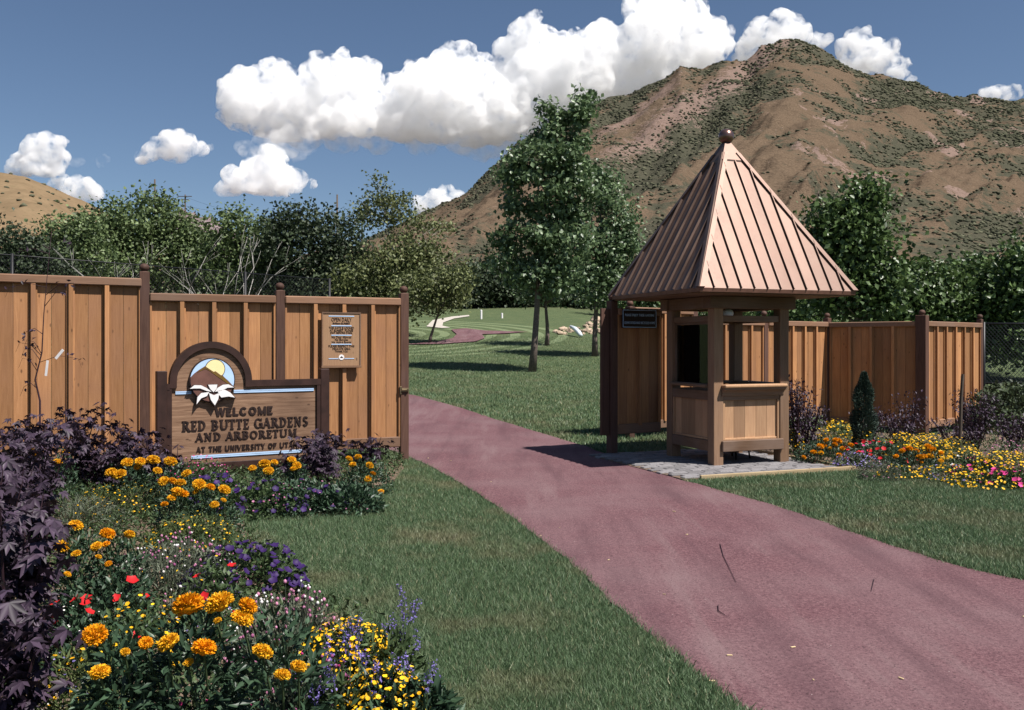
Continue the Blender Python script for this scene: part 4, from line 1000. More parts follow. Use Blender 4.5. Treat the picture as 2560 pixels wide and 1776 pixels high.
# ---- rocks, waterfall and white stakes on the far lawn
g = random.Random(5); M['rock'] = plain('pale_sandstone', (.38, .29, .21), .95, var=.4, scale=3); M['water'] = plain('white_water', (.62, .68, .72), .25, var=.1)
def rock(label, px, py, rpx, grp=None):
    p = gp(px, py); r = rpx * p[1] / FPX; bm = bmesh.new(); bmesh.ops.create_icosphere(bm, subdivisions=2, radius=r)
    sd = g.uniform(0, 99)
    for v in bm.verts:
        f = 1 + .55 * noise.noise(v.co / r * 1.1 + Vector((sd, 0, 0))) + .12 * noise.noise(v.co / r * 4 + Vector((sd, 0, 0))); v.co = v.co * f; v.co.z *= .75
    me = bpy.data.meshes.new('boulder'); bm.to_mesh(me); bm.free(); me.materials.append(M['rock'])
    return tag(obj('boulder', me, loc=(p[0], p[1], p[2] + r * .3), rot=(0, 0, g.uniform(0, 6))), label, 'boulder', grp)
RK = 'pale boulders of the rock garden by the little waterfall'
for k in range(46):
    px = g.uniform(1385, 1512); py = 838 - (px - 1385) * .02 - g.uniform(0, 30) * (.4 + .6 * (px - 1385) / 125)
    rock('pale sandstone boulder among the rock garden on the far lawn', px, py, g.uniform(4, 8.5), RK)
rock('large smooth rounded boulder above the little waterfall', 1490, 805, 14)
p = gp(1436, 842); q = gp(1428, 818)
wf = MB(); u_ = p[1] / FPX
wf.tube([(p[0] + 14 * u_, p[1] - .6, p[2] + .05), (p[0] + 10 * u_, p[1] - .3, p[2] + 10 * u_), (p[0] + 2 * u_, p[1] + .3, p[2] + 20 * u_), (p[0] - 6 * u_, p[1] + 1, p[2] + 26 * u_)], [.10, .12, .12, .08], 8)
tag(wf.build('waterfall', M['water'], smooth=True), 'small white waterfall spilling over the pale rocks', 'waterfall')
for (px, py, hp, lb) in ((1203, 798, 23, 'taller white stake at the far end of the lawn'), (1255, 796, 13, 'shorter white stake right of the taller one on the far lawn')):
    p = gp(px, py); h_ = hp * p[1] / FPX; tag(MB().tube([(0, 0, -.1), (0, 0, h_ * .96), (0, 0, h_)], [.07, .07, .02], 10).build('white_stake', M['white'], loc=tuple(p)), lb, 'stake')

# ================================================================== FLOWER BEDS
M['purple'] = leafmat('purple_leaf', (.013, .008, .014), (.052, .034, .054), .06, .5, .25)
M['mari_leaf'] = leafmat('marigold_leaf', (.014, .034, .018), (.045, .082, .044), .15, .45, .4)
M['soft_leaf'] = leafmat('soft_leaf', (.038, .062, .020), (.12, .15, .055), .25, .6, .2)
M['mid_leaf'] = leafmat('mid_leaf', (.022, .046, .016), (.070, .105, .042), .22, .5, .3)
M['grey_leaf'] = leafmat('grey_leaf', (.06, .075, .05), (.15, .17, .12), .2, .6, .2)
def petal(name, a, b_, tr=.2): return leafmat(name, a, b_, tr, .55, .2)
M['orange'] = leafmat('marigold_petal', (.84, .26, .004), (.93, .40, .012), .25, .6, .15, .14)
M['gold'] = leafmat('golden_petal', (.90, .39, .010), (.96, .52, .03), .25, .6, .15, .1)
M['yel'] = petal('yellow_petal', (.68, .34, .006), (.84, .50, .02)); M['violet'] = petal('violet_petal', (.012, .005, .036), (.036, .014, .090), .1); M['red'] = petal('red_petal', (.38, .008, .012), (.58, .018, .022)); M['magenta'] = petal('magenta_petal', (.40, .02, .13), (.62, .06, .24))
M['pink'] = petal('pink_petal', (.26, .06, .17), (.52, .22, .34)); M['whitep'] = petal('white_petal', (.66, .62, .58), (.82, .80, .78)); M['blue'] = petal('blue_petal', (.11, .085, .28), (.22, .17, .46)); M['lav'] = petal('lavender_petal', (.16, .13, .36), (.28, .22, .5))

def pom_mesh(seed, mtl, n=330):
    """one marigold head: rows of ruffled petals on a flattened ball"""
    g = np.random.default_rng(seed); i = np.arange(n) + .5; ph = np.arccos(1 - 1.55 * i / n); th = math.pi * (1 + 5 ** .5) * i
    d_ = np.stack([np.cos(th) * np.sin(ph), np.sin(th) * np.sin(ph), np.cos(ph)], 1); P = d_ * np.array([.86, .86, .62]) * g.uniform(.86, 1.0, (n, 1))
    tang = unit(np.cross(d_, g.normal(size=(n, 3)))); V_, F_ = leaf_arrays(P - d_ * .26, d_ + .45 * tang, tang, .34, .27, .35); cv, cf = blobs(np.zeros((1, 3)) + [0, 0, -.05], np.array([.70]), .72, .02, 1); V_, F_ = join([(V_, F_), (cv, cf)])
    return npmesh('flower_head', V_, F_, mtl)
core = []
POM = [pom_mesh(1, M['orange']), pom_mesh(2, M['gold']), pom_mesh(3, M['orange'], 260), pom_mesh(4, M['gold'], 260)]
def dome(n, rx, ry, h, g, lo=.35):
    d_ = unit(g.normal(size=(n, 3))); d_[:, 2] = np.abs(d_[:, 2]); r = g.uniform(lo, 1, n) ** .55
    return d_ * r[:, None] * np.array([rx, ry, h]), d_
def foliage(parent, n, rx, ry, h, leaf, asp, mtl, seed, up=.35, z0=0, lo=.35):
    g = np.random.default_rng(seed); P, d_ = dome(n, rx, ry, h, g, lo); P[:, 2] += z0
    ax = unit(d_ + rnd_dir(n, g) * .9); V_, F_ = leaf_arrays(P, ax, rnd_dir(n, g, .8), leaf * g.uniform(.6, 1.25, n), leaf * asp * g.uniform(.8, 1.2, n))
    return tag(obj('foliage', npmesh('foliage', V_, F_, mtl), parent), kind='stuff')

def marigold(label, heads, dist, seed, leaf=.055, group='marigold plants', gold=.5):
    """heads are given as photo pixels; the plant is a dome standing at distance dist"""
    g = np.random.default_rng(seed); H3 = []; ym = np.mean([h_[1] for h_ in heads])
    for k, (px, py, r) in enumerate(heads):
        d = dist - .0012 * (py - ym) * dist / 4 + g.uniform(-.03, .03); z = max(.06, EYE - (py - HOR) / FPX * d); H3.append(((px - 1280) / FPX * d, d, z, r * d / FPX))
    H3 = np.array(H3); c_ = H3[:, :2].mean(0); rx = np.ptp(H3[:, 0]) / 2 + .10; ry = min(.30, rx); zt = H3[:, 2].max()
    cx0 = (H3[:, 0].max() + H3[:, 0].min()) / 2 - c_[0]
    root = thing('marigold_plant', label, 'marigold', (c_[0], c_[1], 0), 0, group)
    f_ = foliage(root, int((9500 if dist < 6 else 6000) * max(.12, rx * ry * 2.2)), rx, ry, max(.18, zt - .02), leaf, .32, M['mari_leaf'], seed); f_.location = (cx0, .12, 0)
    st_ = MB()
    for (x, y, z, r) in H3:
        me = POM[int(g.random() < gold) + (2 if g.random() < .3 else 0)]
        obj('flower_head', me, root, loc=(x - c_[0], y - c_[1], z - .1 * r), rot=(g.uniform(.1, .7), g.uniform(-.35, .35), g.uniform(0, 6)), scale=(r * 1.25, r * 1.25, r * 1.25))
        st_.tube([(x - c_[0], y - c_[1], z - .02), (x - c_[0] + g.uniform(-.03, .03), y - c_[1] + .10, max(0, z - .2))], .004, 5)
    tag(st_.build('stems', M['stem'], root), kind='stuff')
    return root
SC = [[(237, 1585, 29), (250, 1678, 24), (313, 1629, 12)], [(470, 1509, 37), (548, 1504, 34), (421, 1604, 26), (364, 1606, 17), (510, 1617, 29), (472, 1655, 12), (544, 1551, 10)], [(620, 1513, 24), (606, 1543, 27), (656, 1627, 25), (706, 1686, 20), (746, 1665, 20)],
      [(190, 1312, 17), (152, 1365, 20), (169, 1435, 9), (190, 1384, 12)], [(269, 1333, 18), (324, 1335, 13), (241, 1365, 14), (265, 1360, 10), (271, 1409, 9), (246, 1392, 8)],
      [(277, 1180, 14), (299, 1185, 16), (318, 1155, 14), (351, 1153, 13), (345, 1166, 10)], [(383, 1149, 16), (426, 1153, 16), (394, 1176, 11), (466, 1183, 12)], [(409, 1202, 13), (432, 1202, 11), (451, 1206, 13), (445, 1229, 16), (460, 1234, 12), (430, 1244, 11), (411, 1260, 9)],
      [(498, 1210, 16), (527, 1217, 11), (561, 1223, 15), (536, 1261, 11), (489, 1229, 8), (559, 1250, 7)], [(85, 1121, 16), (122, 1119, 14), (165, 1131, 9), (144, 1155, 11), (88, 1132, 12)],
      [(661, 1159, 15), (671, 1176, 13), (631, 1170, 10), (686, 1155, 9)], [(729, 1149, 11), (733, 1172, 8), (742, 1163, 11)], [(873, 1147, 9), (895, 1142, 9), (882, 1161, 9), (924, 1163, 10), (920, 1197, 9), (933, 1183, 7), (952, 1229, 8)],
      [(2034, 1130, 8), (2052, 1132, 7), (2051, 1115, 9), (2060, 1113, 7), (2065, 1100, 7), (2088, 1100, 8), (2098, 1102, 8), (2087, 1111, 7), (2076, 1121, 6), (2106, 1121, 7), (2098, 1138, 8), (2128, 1113, 8), (2010, 1143, 6)],
      [(2255, 1127, 8), (2273, 1121, 9), (2292, 1127, 7), (2319, 1115, 8), (2324, 1122, 9), (2333, 1122, 7), (2300, 1143, 10), (2310, 1141, 8), (2325, 1140, 9), (2352, 1132, 6), (2352, 1152, 7), (2240, 1141, 7), (2303, 1155, 5)]]
LB = [('marigold with two golden heads at the lower left, beside the purple leaves', 3.35), ('big foreground marigold with the largest golden heads', 3.35), ('foreground marigold with five heads, right of the biggest one', 3.3), ('marigold among the purple leaves at the left, above the red petunias', 4.9), ('marigold with ragged heads right of the one in the purple leaves', 4.9),
      ('left marigold of the band below the welcome sign', 8.4), ('marigold tucked under the left end of the welcome sign', 8.4), ('marigold with the densest heads in front of the welcome sign', 7.3), ('marigold at the lawn end of the band below the sign', 7.3), ('marigold in front of the tall left fence among purple leaves', 9.0),
      ('marigold under the right half of the welcome sign', 9.2), ('small marigold beside the right post of the welcome sign', 9.4), ('marigold at the bed tip nearest the left gate post', 9.6), ('orange marigold beside the kiosk paving', 12.1), ('orange marigold in the middle of the right bed', 11.2)]
for k, (hd, (lb, zh)) in enumerate(zip(SC, LB)): marigold(lb, hd, zh, 60 + k, .062 if k < 3 else .05, 'marigold plants', .85 if k < 13 else .2)

def purple_shrub(label, x, y, h, r, n, seed, leaf=.10, simple=False):
    g = np.random.default_rng(seed); z0 = float(T(x, y)); root = thing('purple_shrub', label, 'shrub', (x, y, z0), 0, 'dark purple leaved shrubs'); mb = MB(); pts = []
    ns = max(4, n // 45)
    for k in range(ns):
        a = g.uniform(0, 6.28); e_ = np.array([math.cos(a) * r * g.uniform(.2, 1), math.sin(a) * r * g.uniform(.2, 1), h * g.uniform(.72, 1.0)])
        mb.tube([(e_[0] * .1, e_[1] * .1, 0), tuple(e_ * np.array([.55, .55, .5])), tuple(e_)], [.010, .007, .003], 5)
        m_ = n // ns; f = g.uniform(.12, 1.0, m_) ** .8; base_ = np.stack([e_[0] * f, e_[1] * f, e_[2] * f], 1); pts.append(base_ + g.normal(size=(m_, 3)) * np.array([.07, .07, .03]))
    P = np.concatenate(pts); n = len(P); az = g.uniform(0, 6.28, n); nr = unit(np.stack([np.cos(az) * .55, np.sin(az) * .55, np.full(n, .75)], 1) + g.normal(size=(n, 3)) * .25)
    main = unit(np.stack([np.cos(az), np.sin(az), np.full(n, -.45)], 1)); side = unit(np.cross(nr, main)); main = np.cross(side, nr)
    L = leaf * g.uniform(.6, 1.15, n); arr = []
    for ang, s_ in (((0, 1),) if simple else ((-1.35, .62), (-.65, .88), (0, 1), (.65, .88), (1.35, .62))):
        arr.append(leaf_arrays(P, main * math.cos(ang) + side * math.sin(ang), nr, L * s_, L * s_ * (.5 if simple else .36), .15))
    V_, F_ = join(arr); tag(obj('foliage', npmesh('foliage', V_, F_, M['purple']), root), kind='stuff'); tag(mb.build('stems', M['stemdark'], root), kind='stuff')
PS = [(-1.97, 3.55, .76, .28, 230, 'nearest purple-leaved shrub in the bottom left corner'), (-2.36, 4.3, .88, .34, 330, 'big purple-leaved shrub on the left edge, second from the corner'), (-2.95, 5.1, .95, .38, 340, 'tall purple-leaved shrub on the left edge beside the red petunias'), (-3.50, 6.3, .96, .40, 340, 'purple-leaved shrub on the left edge level with the ragged marigolds'),
      (-3.95, 7.5, .98, .45, 320, 'purple-leaved shrub left of the wispy yellow mound'), (-4.35, 8.5, .95, .45, 300, 'purple-leaved shrub below the sapling at the left fence'), (-5.0, 9.3, .95, .45, 300, 'tall purple shrub against the left fence at the picture edge'), (-4.70, 9.75, .98, .40, 260, 'tall purple shrub against the fence right of the sapling'),
      (-4.25, 9.6, .72, .42, 260, 'purple shrub in front of the tall fence panel'), (-4.30, 10.30, .74, .34, 220, 'purple shrub at the foot of the tall fence post'), (-3.98, 10.30, .50, .28, 170, 'purple shrub hiding the left leg of the welcome sign'), (-3.72, 10.2, .46, .14, 40, 'low purple sprig in front of the left lettering of the sign'),
      (-2.15, 10.6, .60, .34, 260, 'purple shrub at the right leg of the welcome sign'), (-2.02, 10.1, .46, .26, 180, 'purple shrub nearest the lawn, right of the sign'), (-2.55, 10.55, .36, .2, 90, 'small purple sprig before the right end of the sign'), (-1.75, 11.2, .5, .25, 110, 'small purple shrub by the bottom rail near the gate post'),
      (4.02, 13.0, 1.12, .30, 260, 'tall purple shrub just right of the kiosk'), (4.25, 13.3, .75, .32, 200, 'lower purple shrub right of the kiosk one'), (5.55, 14.3, .70, .34, 170, 'purple shrub right of the dwarf conifer'), (6.05, 14.4, .62, .3, 150, 'low purple shrub before the shaded fence corner'), (6.35, 14.7, .95, .25, 130, 'slender purple shrub at the shaded fence corner'),
      (7.15, 14.2, .98, .42, 240, 'purple shrub beside the stake at the right fence end'), (7.65, 14.0, .62, .4, 200, 'low purple shrub at the right picture edge'), (6.75, 14.0, .55, .4, 160, 'low purple shrub left of the stake')]
for k, (x, y, h, r, n, lb) in enumerate(PS): purple_shrub(lb, x, y, h, r, int(n * (1.7 if y < 7 else 1.25 if x < 0 else 3.4)), 200 + k, .082 if y < 7 else (.082 if x < 0 else .062), x > 0)

# flower shapes shared by the mounds
def disc_flowers(P, nr, size, g, k=6, cup=.25):
    n = len(P); a = unit(np.cross(nr, rnd_dir(n, g))); b_ = np.cross(nr, a); size = np.broadcast_to(size, (n,))[:, None]
    V_ = [P]; 
    for i in range(k):
        t_ = 2 * math.pi * i / k; rr = size * (.5 if k < 9 or i % 2 == 0 else .40); V_.append(P + (a * math.cos(t_) + b_ * math.sin(t_)) * rr + nr * rr * cup)
    V_ = np.stack(V_, 1); i0 = np.arange(n)[:, None] * (k + 1); F_ = np.concatenate([i0 + [0, 1 + i, 1 + (i + 1) % k] for i in range(k)], 0)
    return V_.reshape(-1, 3), F_
PETUNIA = {}
def petunia_mesh(mtl):
    if mtl not in PETUNIA:
        g = np.random.default_rng(5); V_, F_ = disc_flowers(np.zeros((1, 3)), np.array([[0, 0, 1.]]), 1.0, g, 10, .45); PETUNIA[mtl] = npmesh('blossom', V_, F_, M[mtl])
    return PETUNIA[mtl]

def mound(label, cat, px, ytop, h, r, leafm, nleaf, leaf, asp, flowers, seed, ry=None, name=None, single=None, dist=None):
    """a low plant: px, ytop place its top in the photo; flowers = [(material, kind, count, size, stem)]"""
    g = np.random.default_rng(seed); d = dist or (EYE - h) * FPX / (ytop - HOR); x = (px - 1280) / FPX * d; z0 = float(T(x, d)); root = thing(name or cat.replace(' ', '_') + '_plant', label, cat, (x, d, z0), 0, 'low flowering plants in the beds')
    ry = ry or r
    if nleaf: foliage(root, nleaf, r, ry, h * .92, leaf, asp, M[leafm], seed)
    for (mt, kind, n, size, stem) in flowers:
        P, d_ = dome(n, r * 1.02, ry * 1.02, h * .96, g, .75); P[:, 2] = np.maximum(P[:, 2], h * .25); P[:, 2] += g.uniform(0, stem, n); nr = unit(d_ * .7 + np.array([0, -.25, .8]) + g.normal(size=(n, 3)) * .3)
        if kind == 'petunia' and single:
            for p_, q_ in zip(P, nr): o = obj('blossom', petunia_mesh(mt), root, loc=tuple(p_), scale=(size * g.uniform(.8, 1.2),) * 3); o.rotation_euler = Vector(q_).to_track_quat('Z', 'Y').to_euler()
            continue
        if kind == 'disc': V_, F_ = disc_flowers(P, nr, size * g.uniform(.7, 1.2, n), g)
        elif kind == 'petunia': V_, F_ = disc_flowers(P, nr, size * g.uniform(.75, 1.2, n), g, 10, .4)
        elif kind == 'ball': V_, F_ = blobs(P, size * g.uniform(.35, .6, n), 1.2, .15, seed)
        elif kind == 'spike':
            PP = []; mb = MB()
            for p_ in P:
                tip = p_ + np.array([g.uniform(-.05, .05), g.uniform(-.04, .04), stem]); mb.tube([(p_[0] * .7, p_[1] * .7, h * .3), tuple(p_), tuple(tip)], .003, 4)
                f = g.uniform(.25, 1, 46)[:, None]; PP.append(p_ + (tip - p_) * f + g.normal(size=(46, 3)) * .008)
            Q = np.concatenate(PP); V_, F_ = leaf_arrays(Q, rnd_dir(len(Q), g, .1), rnd_dir(len(Q), g), size, size * .6); tag(mb.build('stems', M['stem'], root), kind='stuff')
        if kind == 'ball' and stem > .05:
            mb = MB()
            for p_ in P[:160]: mb.tube([(p_[0] * .75, p_[1] * .75, max(0, p_[2] - .22)), tuple(p_)], .0025, 3)
            tag(mb.build('stems', M['grey_leaf'], root), kind='stuff')
        tag(obj('blossoms', npmesh('blossoms', V_, F_, M[mt]), root), kind='stuff')
    return root
ML = mound
ML('wispy light green mound dotted with tiny yellow flowers left of the lawn', 'daisy', 310, 1205, .32, .46, 'soft_leaf', 2600, .05, .16, [('yel', 'disc', 150, .017, .03)], 301)
ML('second wispy yellow-dotted mound nearer the lawn tip', 'daisy', 480, 1285, .28, .38, 'soft_leaf', 2000, .05, .16, [('yel', 'disc', 130, .016, .03)], 302)
ML('pale grassy mound between the purple shrubs and the wispy yellow mound', 'grass tuft', 200, 1240, .3, .4, 'grey_leaf', 1300, .08, .08, [('yel', 'disc', 20, .014, .03)], 303)
ML('small yellow-flowered plant behind the big foreground marigold', 'daisy', 345, 1490, .40, .26, 'mid_leaf', 1100, .04, .4, [('yel', 'disc', 90, .020, .03)], 304)
ML('small yellow-flowered sprawl beside the lower left marigold', 'daisy', 190, 1600, .40, .22, 'soft_leaf', 1000, .05, .2, [('yel', 'disc', 46, .018, .02), ('lav', 'disc', 30, .012, .02)], 305)
ML('pink globe-flowered plant with white buds leaning over the lawn', 'globe flower', 720, 1480, .42, .30, 'grey_leaf', 1500, .05, .22, [('pink', 'ball', 170, .017, .08), ('whitep', 'ball', 60, .014, .12)], 306)
ML('pink globe-flowered plant right of the foreground marigolds', 'globe flower', 770, 1640, .36, .22, 'grey_leaf', 1200, .045, .22, [('pink', 'ball', 110, .016, .07), ('magenta', 'ball', 30, .015, .05)], 307)
ML('mixed pink and cream globe flowers in the middle of the left bed', 'globe flower', 440, 1345, .40, .42, 'grey_leaf', 2100, .05, .2, [('pink', 'ball', 150, .016, .08), ('whitep', 'ball', 60, .014, .08), ('yel', 'disc', 50, .016, .04)], 308)
ML('dark violet petunias spilling towards the lawn from the middle of the left bed', 'petunia', 615, 1350, .34, .40, 'mid_leaf', 1900, .045, .5, [('violet', 'petunia', 170, .054, .02)], 309, single=True)
ML('dark violet petunias under the left of the sign behind marigolds', 'petunia', 540, 1180, .36, .42, 'mid_leaf', 1500, .05, .5, [('violet', 'petunia', 60, .058, .02)], 310)
ML('dark violet petunias under the middle of the welcome sign', 'petunia', 640, 1195, .34, .46, 'mid_leaf', 1900, .05, .5, [('violet', 'petunia', 60, .058, .02), ('pink', 'disc', 40, .02, .03)], 311)
ML('violet petunia clump between the sign and the lawn edge', 'petunia', 760, 1195, .32, .42, 'mari_leaf', 1700, .05, .5, [('violet', 'petunia', 30, .055, .02), ('pink', 'disc', 50, .018, .03)], 312)
ML('dark leafy clump at the lawn edge below the bed tip', 'leafy plant', 870, 1205, .28, .34, 'mari_leaf', 1500, .07, .35, [('pink', 'disc', 14, .016, .02)], 313)
ML('pink and magenta small flowers in front of the sign bottom', 'phlox', 490, 1140, .34, .42, 'mid_leaf', 1100, .04, .4, [('pink', 'disc', 90, .022, .05), ('magenta', 'disc', 50, .022, .05)], 314)
ML('bright red petunias beside the purple leaves at the left', 'petunia', 250, 1425, .42, .30, 'mari_leaf', 1200, .045, .5, [('red', 'petunia', 12, .062, .02)], 315, single=True)
ML('few red petunias low at the left below the others', 'petunia', 200, 1490, .36, .18, 'mari_leaf', 500, .045, .5, [('red', 'petunia', 5, .06, .02), ('whitep', 'disc', 50, .010, .02)], 316, single=True)
ML('single red petunias among the pink globe flowers', 'petunia', 540, 1390, .40, .20, 'mid_leaf', 500, .045, .5, [('red', 'petunia', 4, .055, .03)], 317, single=True)
ML('yellow-flowered mound at the lawn edge in the foreground', 'daisy', 865, 1548, .34, .27, 'mid_leaf', 1700, .05, .25, [('yel', 'disc', 560, .021, .03)], 318)
ML('yellow-flowered mound at the bottom beside the lawn', 'daisy', 965, 1660, .32, .22, 'mari_leaf', 1500, .06, .28, [('yel', 'disc', 480, .021, .03)], 319)
ML('blue salvia spikes standing above the foreground yellow mound', 'salvia', 955, 1570, .32, .20, 'mid_leaf', 700, .06, .3, [('blue', 'spike', 14, .012, .12)], 320)
ML('blue salvia spikes at the bottom right end of the left bed', 'salvia', 1050, 1700, .26, .16, 'mari_leaf', 1000, .075, .3, [('blue', 'spike', 8, .012, .11)], 321)
ML('blue salvia between the foreground marigold and the yellow mounds', 'salvia', 845, 1690, .30, .18, 'mid_leaf', 700, .06, .3, [('blue', 'spike', 12, .014, .13)], 322)
ML('white alyssum among the violet petunias behind the big marigold', 'alyssum', 520, 1485, .34, .22, 'mid_leaf', 700, .03, .4, [('whitep', 'disc', 150, .009, .03), ('lav', 'disc', 50, .010, .03)], 323)
ML('low white alyssum by the purple leaves at the bottom left', 'alyssum', 185, 1700, .26, .20, 'soft_leaf', 900, .04, .2, [('whitep', 'disc', 120, .008, .02), ('lav', 'disc', 40, .01, .02)], 324)
ML('low mixed foliage with magenta buds at the bottom of the picture', 'phlox', 480, 1770, .18, .30, 'mid_leaf', 1300, .05, .3, [('magenta', 'ball', 26, .016, .05), ('lav', 'disc', 30, .012, .02), ('whitep', 'ball', 14, .012, .05)], 325)
ML('low mixed foliage at the bottom between marigold and yellow mound', 'phlox', 720, 1770, .16, .26, 'soft_leaf', 1100, .05, .25, [('magenta', 'ball', 22, .014, .05), ('lav', 'disc', 24, .012, .02)], 326)
ML('leafy filler plant in front of the tall left fence shrubs', 'leafy plant', 250, 1130, .42, .5, 'mari_leaf', 1500, .07, .35, [('pink', 'disc', 14, .018, .03)], 327)
# right bed
ML('taller yellow bush behind the orange marigold by the kiosk', 'daisy', 2092, 1056, .52, .34, 'soft_leaf', 1300, .05, .3, [('yel', 'disc', 260, .030, .03)], 331, dist=13.3)
ML('narrow yellow-flowered plant against the kiosk post', 'daisy', 1983, 1096, .42, .16, 'soft_leaf', 500, .05, .3, [('yel', 'disc', 90, .028, .03)], 332, dist=13.0)
ML('small yellow-flowered plant right of the dwarf conifer', 'daisy', 2172, 1078, .40, .20, 'mid_leaf', 500, .05, .3, [('yel', 'disc', 50, .028, .03)], 333, dist=12.6)
ML('left golden mound behind the middle marigold of the right bed', 'daisy', 2258, 1094, .42, .30, 'soft_leaf', 1200, .045, .25, [('yel', 'disc', 330, .026, .02)], 334, dist=12.3)
ML('right golden mound behind the middle marigold of the right bed', 'daisy', 2318, 1096, .42, .34, 'soft_leaf', 1300, .045, .25, [('yel', 'disc', 380, .026, .02)], 335, dist=12.3)
ML('golden mound at the foot of the wooden stake', 'daisy', 2385, 1108, .36, .36, 'soft_leaf', 1200, .045, .25, [('yel', 'disc', 260, .026, .02)], 336, dist=12.2)
ML('large golden mound at the right edge of the right bed', 'daisy', 2520, 1122, .38, .42, 'soft_leaf', 1500, .045, .25, [('yel', 'disc', 520, .026, .02)], 337)
ML('loose yellow flowers along the lawn in the middle of the right bed', 'daisy', 2375, 1160, .20, .40, 'mid_leaf', 1200, .04, .3, [('yel', 'disc', 130, .028, .02), ('lav', 'disc', 60, .018, .02)], 338)
ML('loose yellow flowers at the lawn edge near the right picture edge', 'daisy', 2455, 1182, .16, .42, 'mid_leaf', 1200, .04, .3, [('yel', 'disc', 150, .028, .02)], 339)
ML('few yellow flowers at the lawn edge left of the middle marigold', 'daisy', 2245, 1160, .18, .24, 'mid_leaf', 600, .04, .3, [('yel', 'disc', 46, .028, .02)], 340)
ML('red petunias between the two orange marigolds of the right bed', 'petunia', 2190, 1098, .34, .48, 'mari_leaf', 1300, .05, .5, [('red', 'petunia', 46, .06, .03), ('magenta', 'petunia', 10, .05, .02)], 341)
ML('magenta petunias left of the golden mound at the right edge', 'petunia', 2445, 1142, .26, .30, 'mid_leaf', 900, .05, .5, [('magenta', 'petunia', 36, .062, .02)], 342)
ML('magenta petunias at the lawn edge in the right corner', 'petunia', 2525, 1172, .20, .34, 'mid_leaf', 1000, .05, .5, [('magenta', 'petunia', 48, .062, .02)], 343)
ML('white petunias beside the magenta ones in the right bed', 'petunia', 2415, 1132, .26, .22, 'mid_leaf', 500, .05, .5, [('whitep', 'petunia', 16, .05, .02)], 344)
ML('white petunias beside the red ones near the kiosk marigold', 'petunia', 2150, 1128, .24, .16, 'mid_leaf', 400, .05, .5, [('whitep', 'petunia', 10, .05, .02)], 345, dist=12.0)
ML('lavender lobelia at the corner of the kiosk paving', 'lobelia', 2142, 1146, .22, .30, 'grey_leaf', 900, .04, .3, [('lav', 'disc', 220, .018, .02)], 346, dist=11.75)
ML('grey wispy plant right of the lobelia', 'grass tuft', 2200, 1150, .24, .24, 'grey_leaf', 800, .07, .1, [('pink', 'disc', 30, .016, .02)], 347)
ML('pink haze of flowers behind the golden mound at the right edge', 'phlox', 2520, 1098, .45, .36, 'grey_leaf', 900, .05, .25, [('pink', 'disc', 150, .022, .04)], 348)
ML('dark green shrub behind the chain-link fence at the right edge', 'shrub', 2530, 960, 1.05, .9, 'elm', 2600, .09, .7, [], 349, dist=17.8, name='dark_shrub')

# dwarf conifer
g = np.random.default_rng(77); cx_, cy_ = 4.85, 12.75; cz_ = float(T(cx_, cy_)); M['conifer'] = leafmat('conifer_needle', (.016, .032, .022), (.060, .090, .066), .05, .6, .3)
con = thing('dwarf_conifer', 'dark blue-green dwarf conifer standing before the shaded fence panel', 'conifer', (cx_, cy_, cz_))
n = 9000; z = g.uniform(0, 1, n) ** .85; th = g.uniform(0, 6.28, n); bumpy = 1.3 + .32 * np.sin(z * 17 + 2 + 1.5 * np.sin(th * 2)); rr_ = .112 * np.sin(np.clip(z * .92 + .08, 0, 1) * math.pi) ** .62 * bumpy * (1.12 - .45 * z) * g.uniform(.55, 1.05, n) * (1 + .16 * np.sin(3 * th + 5 * z))
P = np.stack([np.cos(th) * rr_ + .03 * z, np.sin(th) * rr_, .06 + z * 1.12], 1); V_, F_ = leaf_arrays(P, np.stack([np.cos(th), np.sin(th), np.full(n, .9)], 1) + g.normal(size=(n, 3)) * .4, rnd_dir(n, g), .045, .014)
obj('crown', npmesh('crown', V_, F_, M['conifer']), con); MB().tube([(0, 0, -.05), (.02, 0, 1.0)], [.03, .008], 7).build('trunk', M['bark'], con)

# wooden stake with a bare whip, right bed
sp_ = gp(2400, 1112); tag(MB().tube([(0, 0, -.1), (.02, 0, .9), (.045, 0, 1.28)], [.024, .024, .022], 7).build('wooden_stake', M['pole'], loc=(6.35, 13.05, -.12)), 'dark wooden stake in front of the last fence panel', 'stake')

# thin sapling with a white tag, in front of the tall left fence
def sapling(label, x, y, pts, seed, nleaf):
    g = np.random.default_rng(seed); root = thing('sapling', label, 'sapling', (x, y, 0)); mb = MB(); mb.tube(pts, [.012, .011, .010, .008, .007, .005, .003, .002][:len(pts)], 6); LP = []
    for k in range(13):
        f = g.uniform(.35, .95) * (len(pts) - 1); i = int(f); s0 = Vector(pts[i]).lerp(Vector(pts[min(i + 1, len(pts) - 1)]), f - i); a = g.uniform(-1, 1); e_ = s0 + Vector((math.copysign(.12 + .3 * abs(a), a), g.uniform(-.12, .12), g.uniform(-.02, .18)))
        mid = s0.lerp(e_, .5) + Vector((0, 0, .05)); mb.tube([s0, mid, e_, e_ + Vector((.04 * (1 if a > 0 else -1), 0, -.1))], [.004, .003, .002, .001], 4)
        for _ in range(nleaf): LP.append(np.array(mid.lerp(e_, g.uniform(0, 1.2))) + g.normal(size=3) * .025)
    P = np.array(LP); V_, F_ = leaf_arrays(P, rnd_dir(len(P), g, -.4), rnd_dir(len(P), g, .6), .055, .026); obj('foliage', npmesh('foliage', V_, F_, M['purple']), root); mb.build('stem', M['stemdark'], root, True); return root
sap = sapling('thin wiry sapling with a white tag in front of the tall left fence', -4.92, 9.55, [(0, 0, 0), (.02, 0, .5), (.02, 0, 1.0), (-.03, 0, 1.22), (.04, 0, 1.5), (.06, 0, 1.9), (.10, 0, 2.35), (.14, 0, 2.75)], 91, 5)
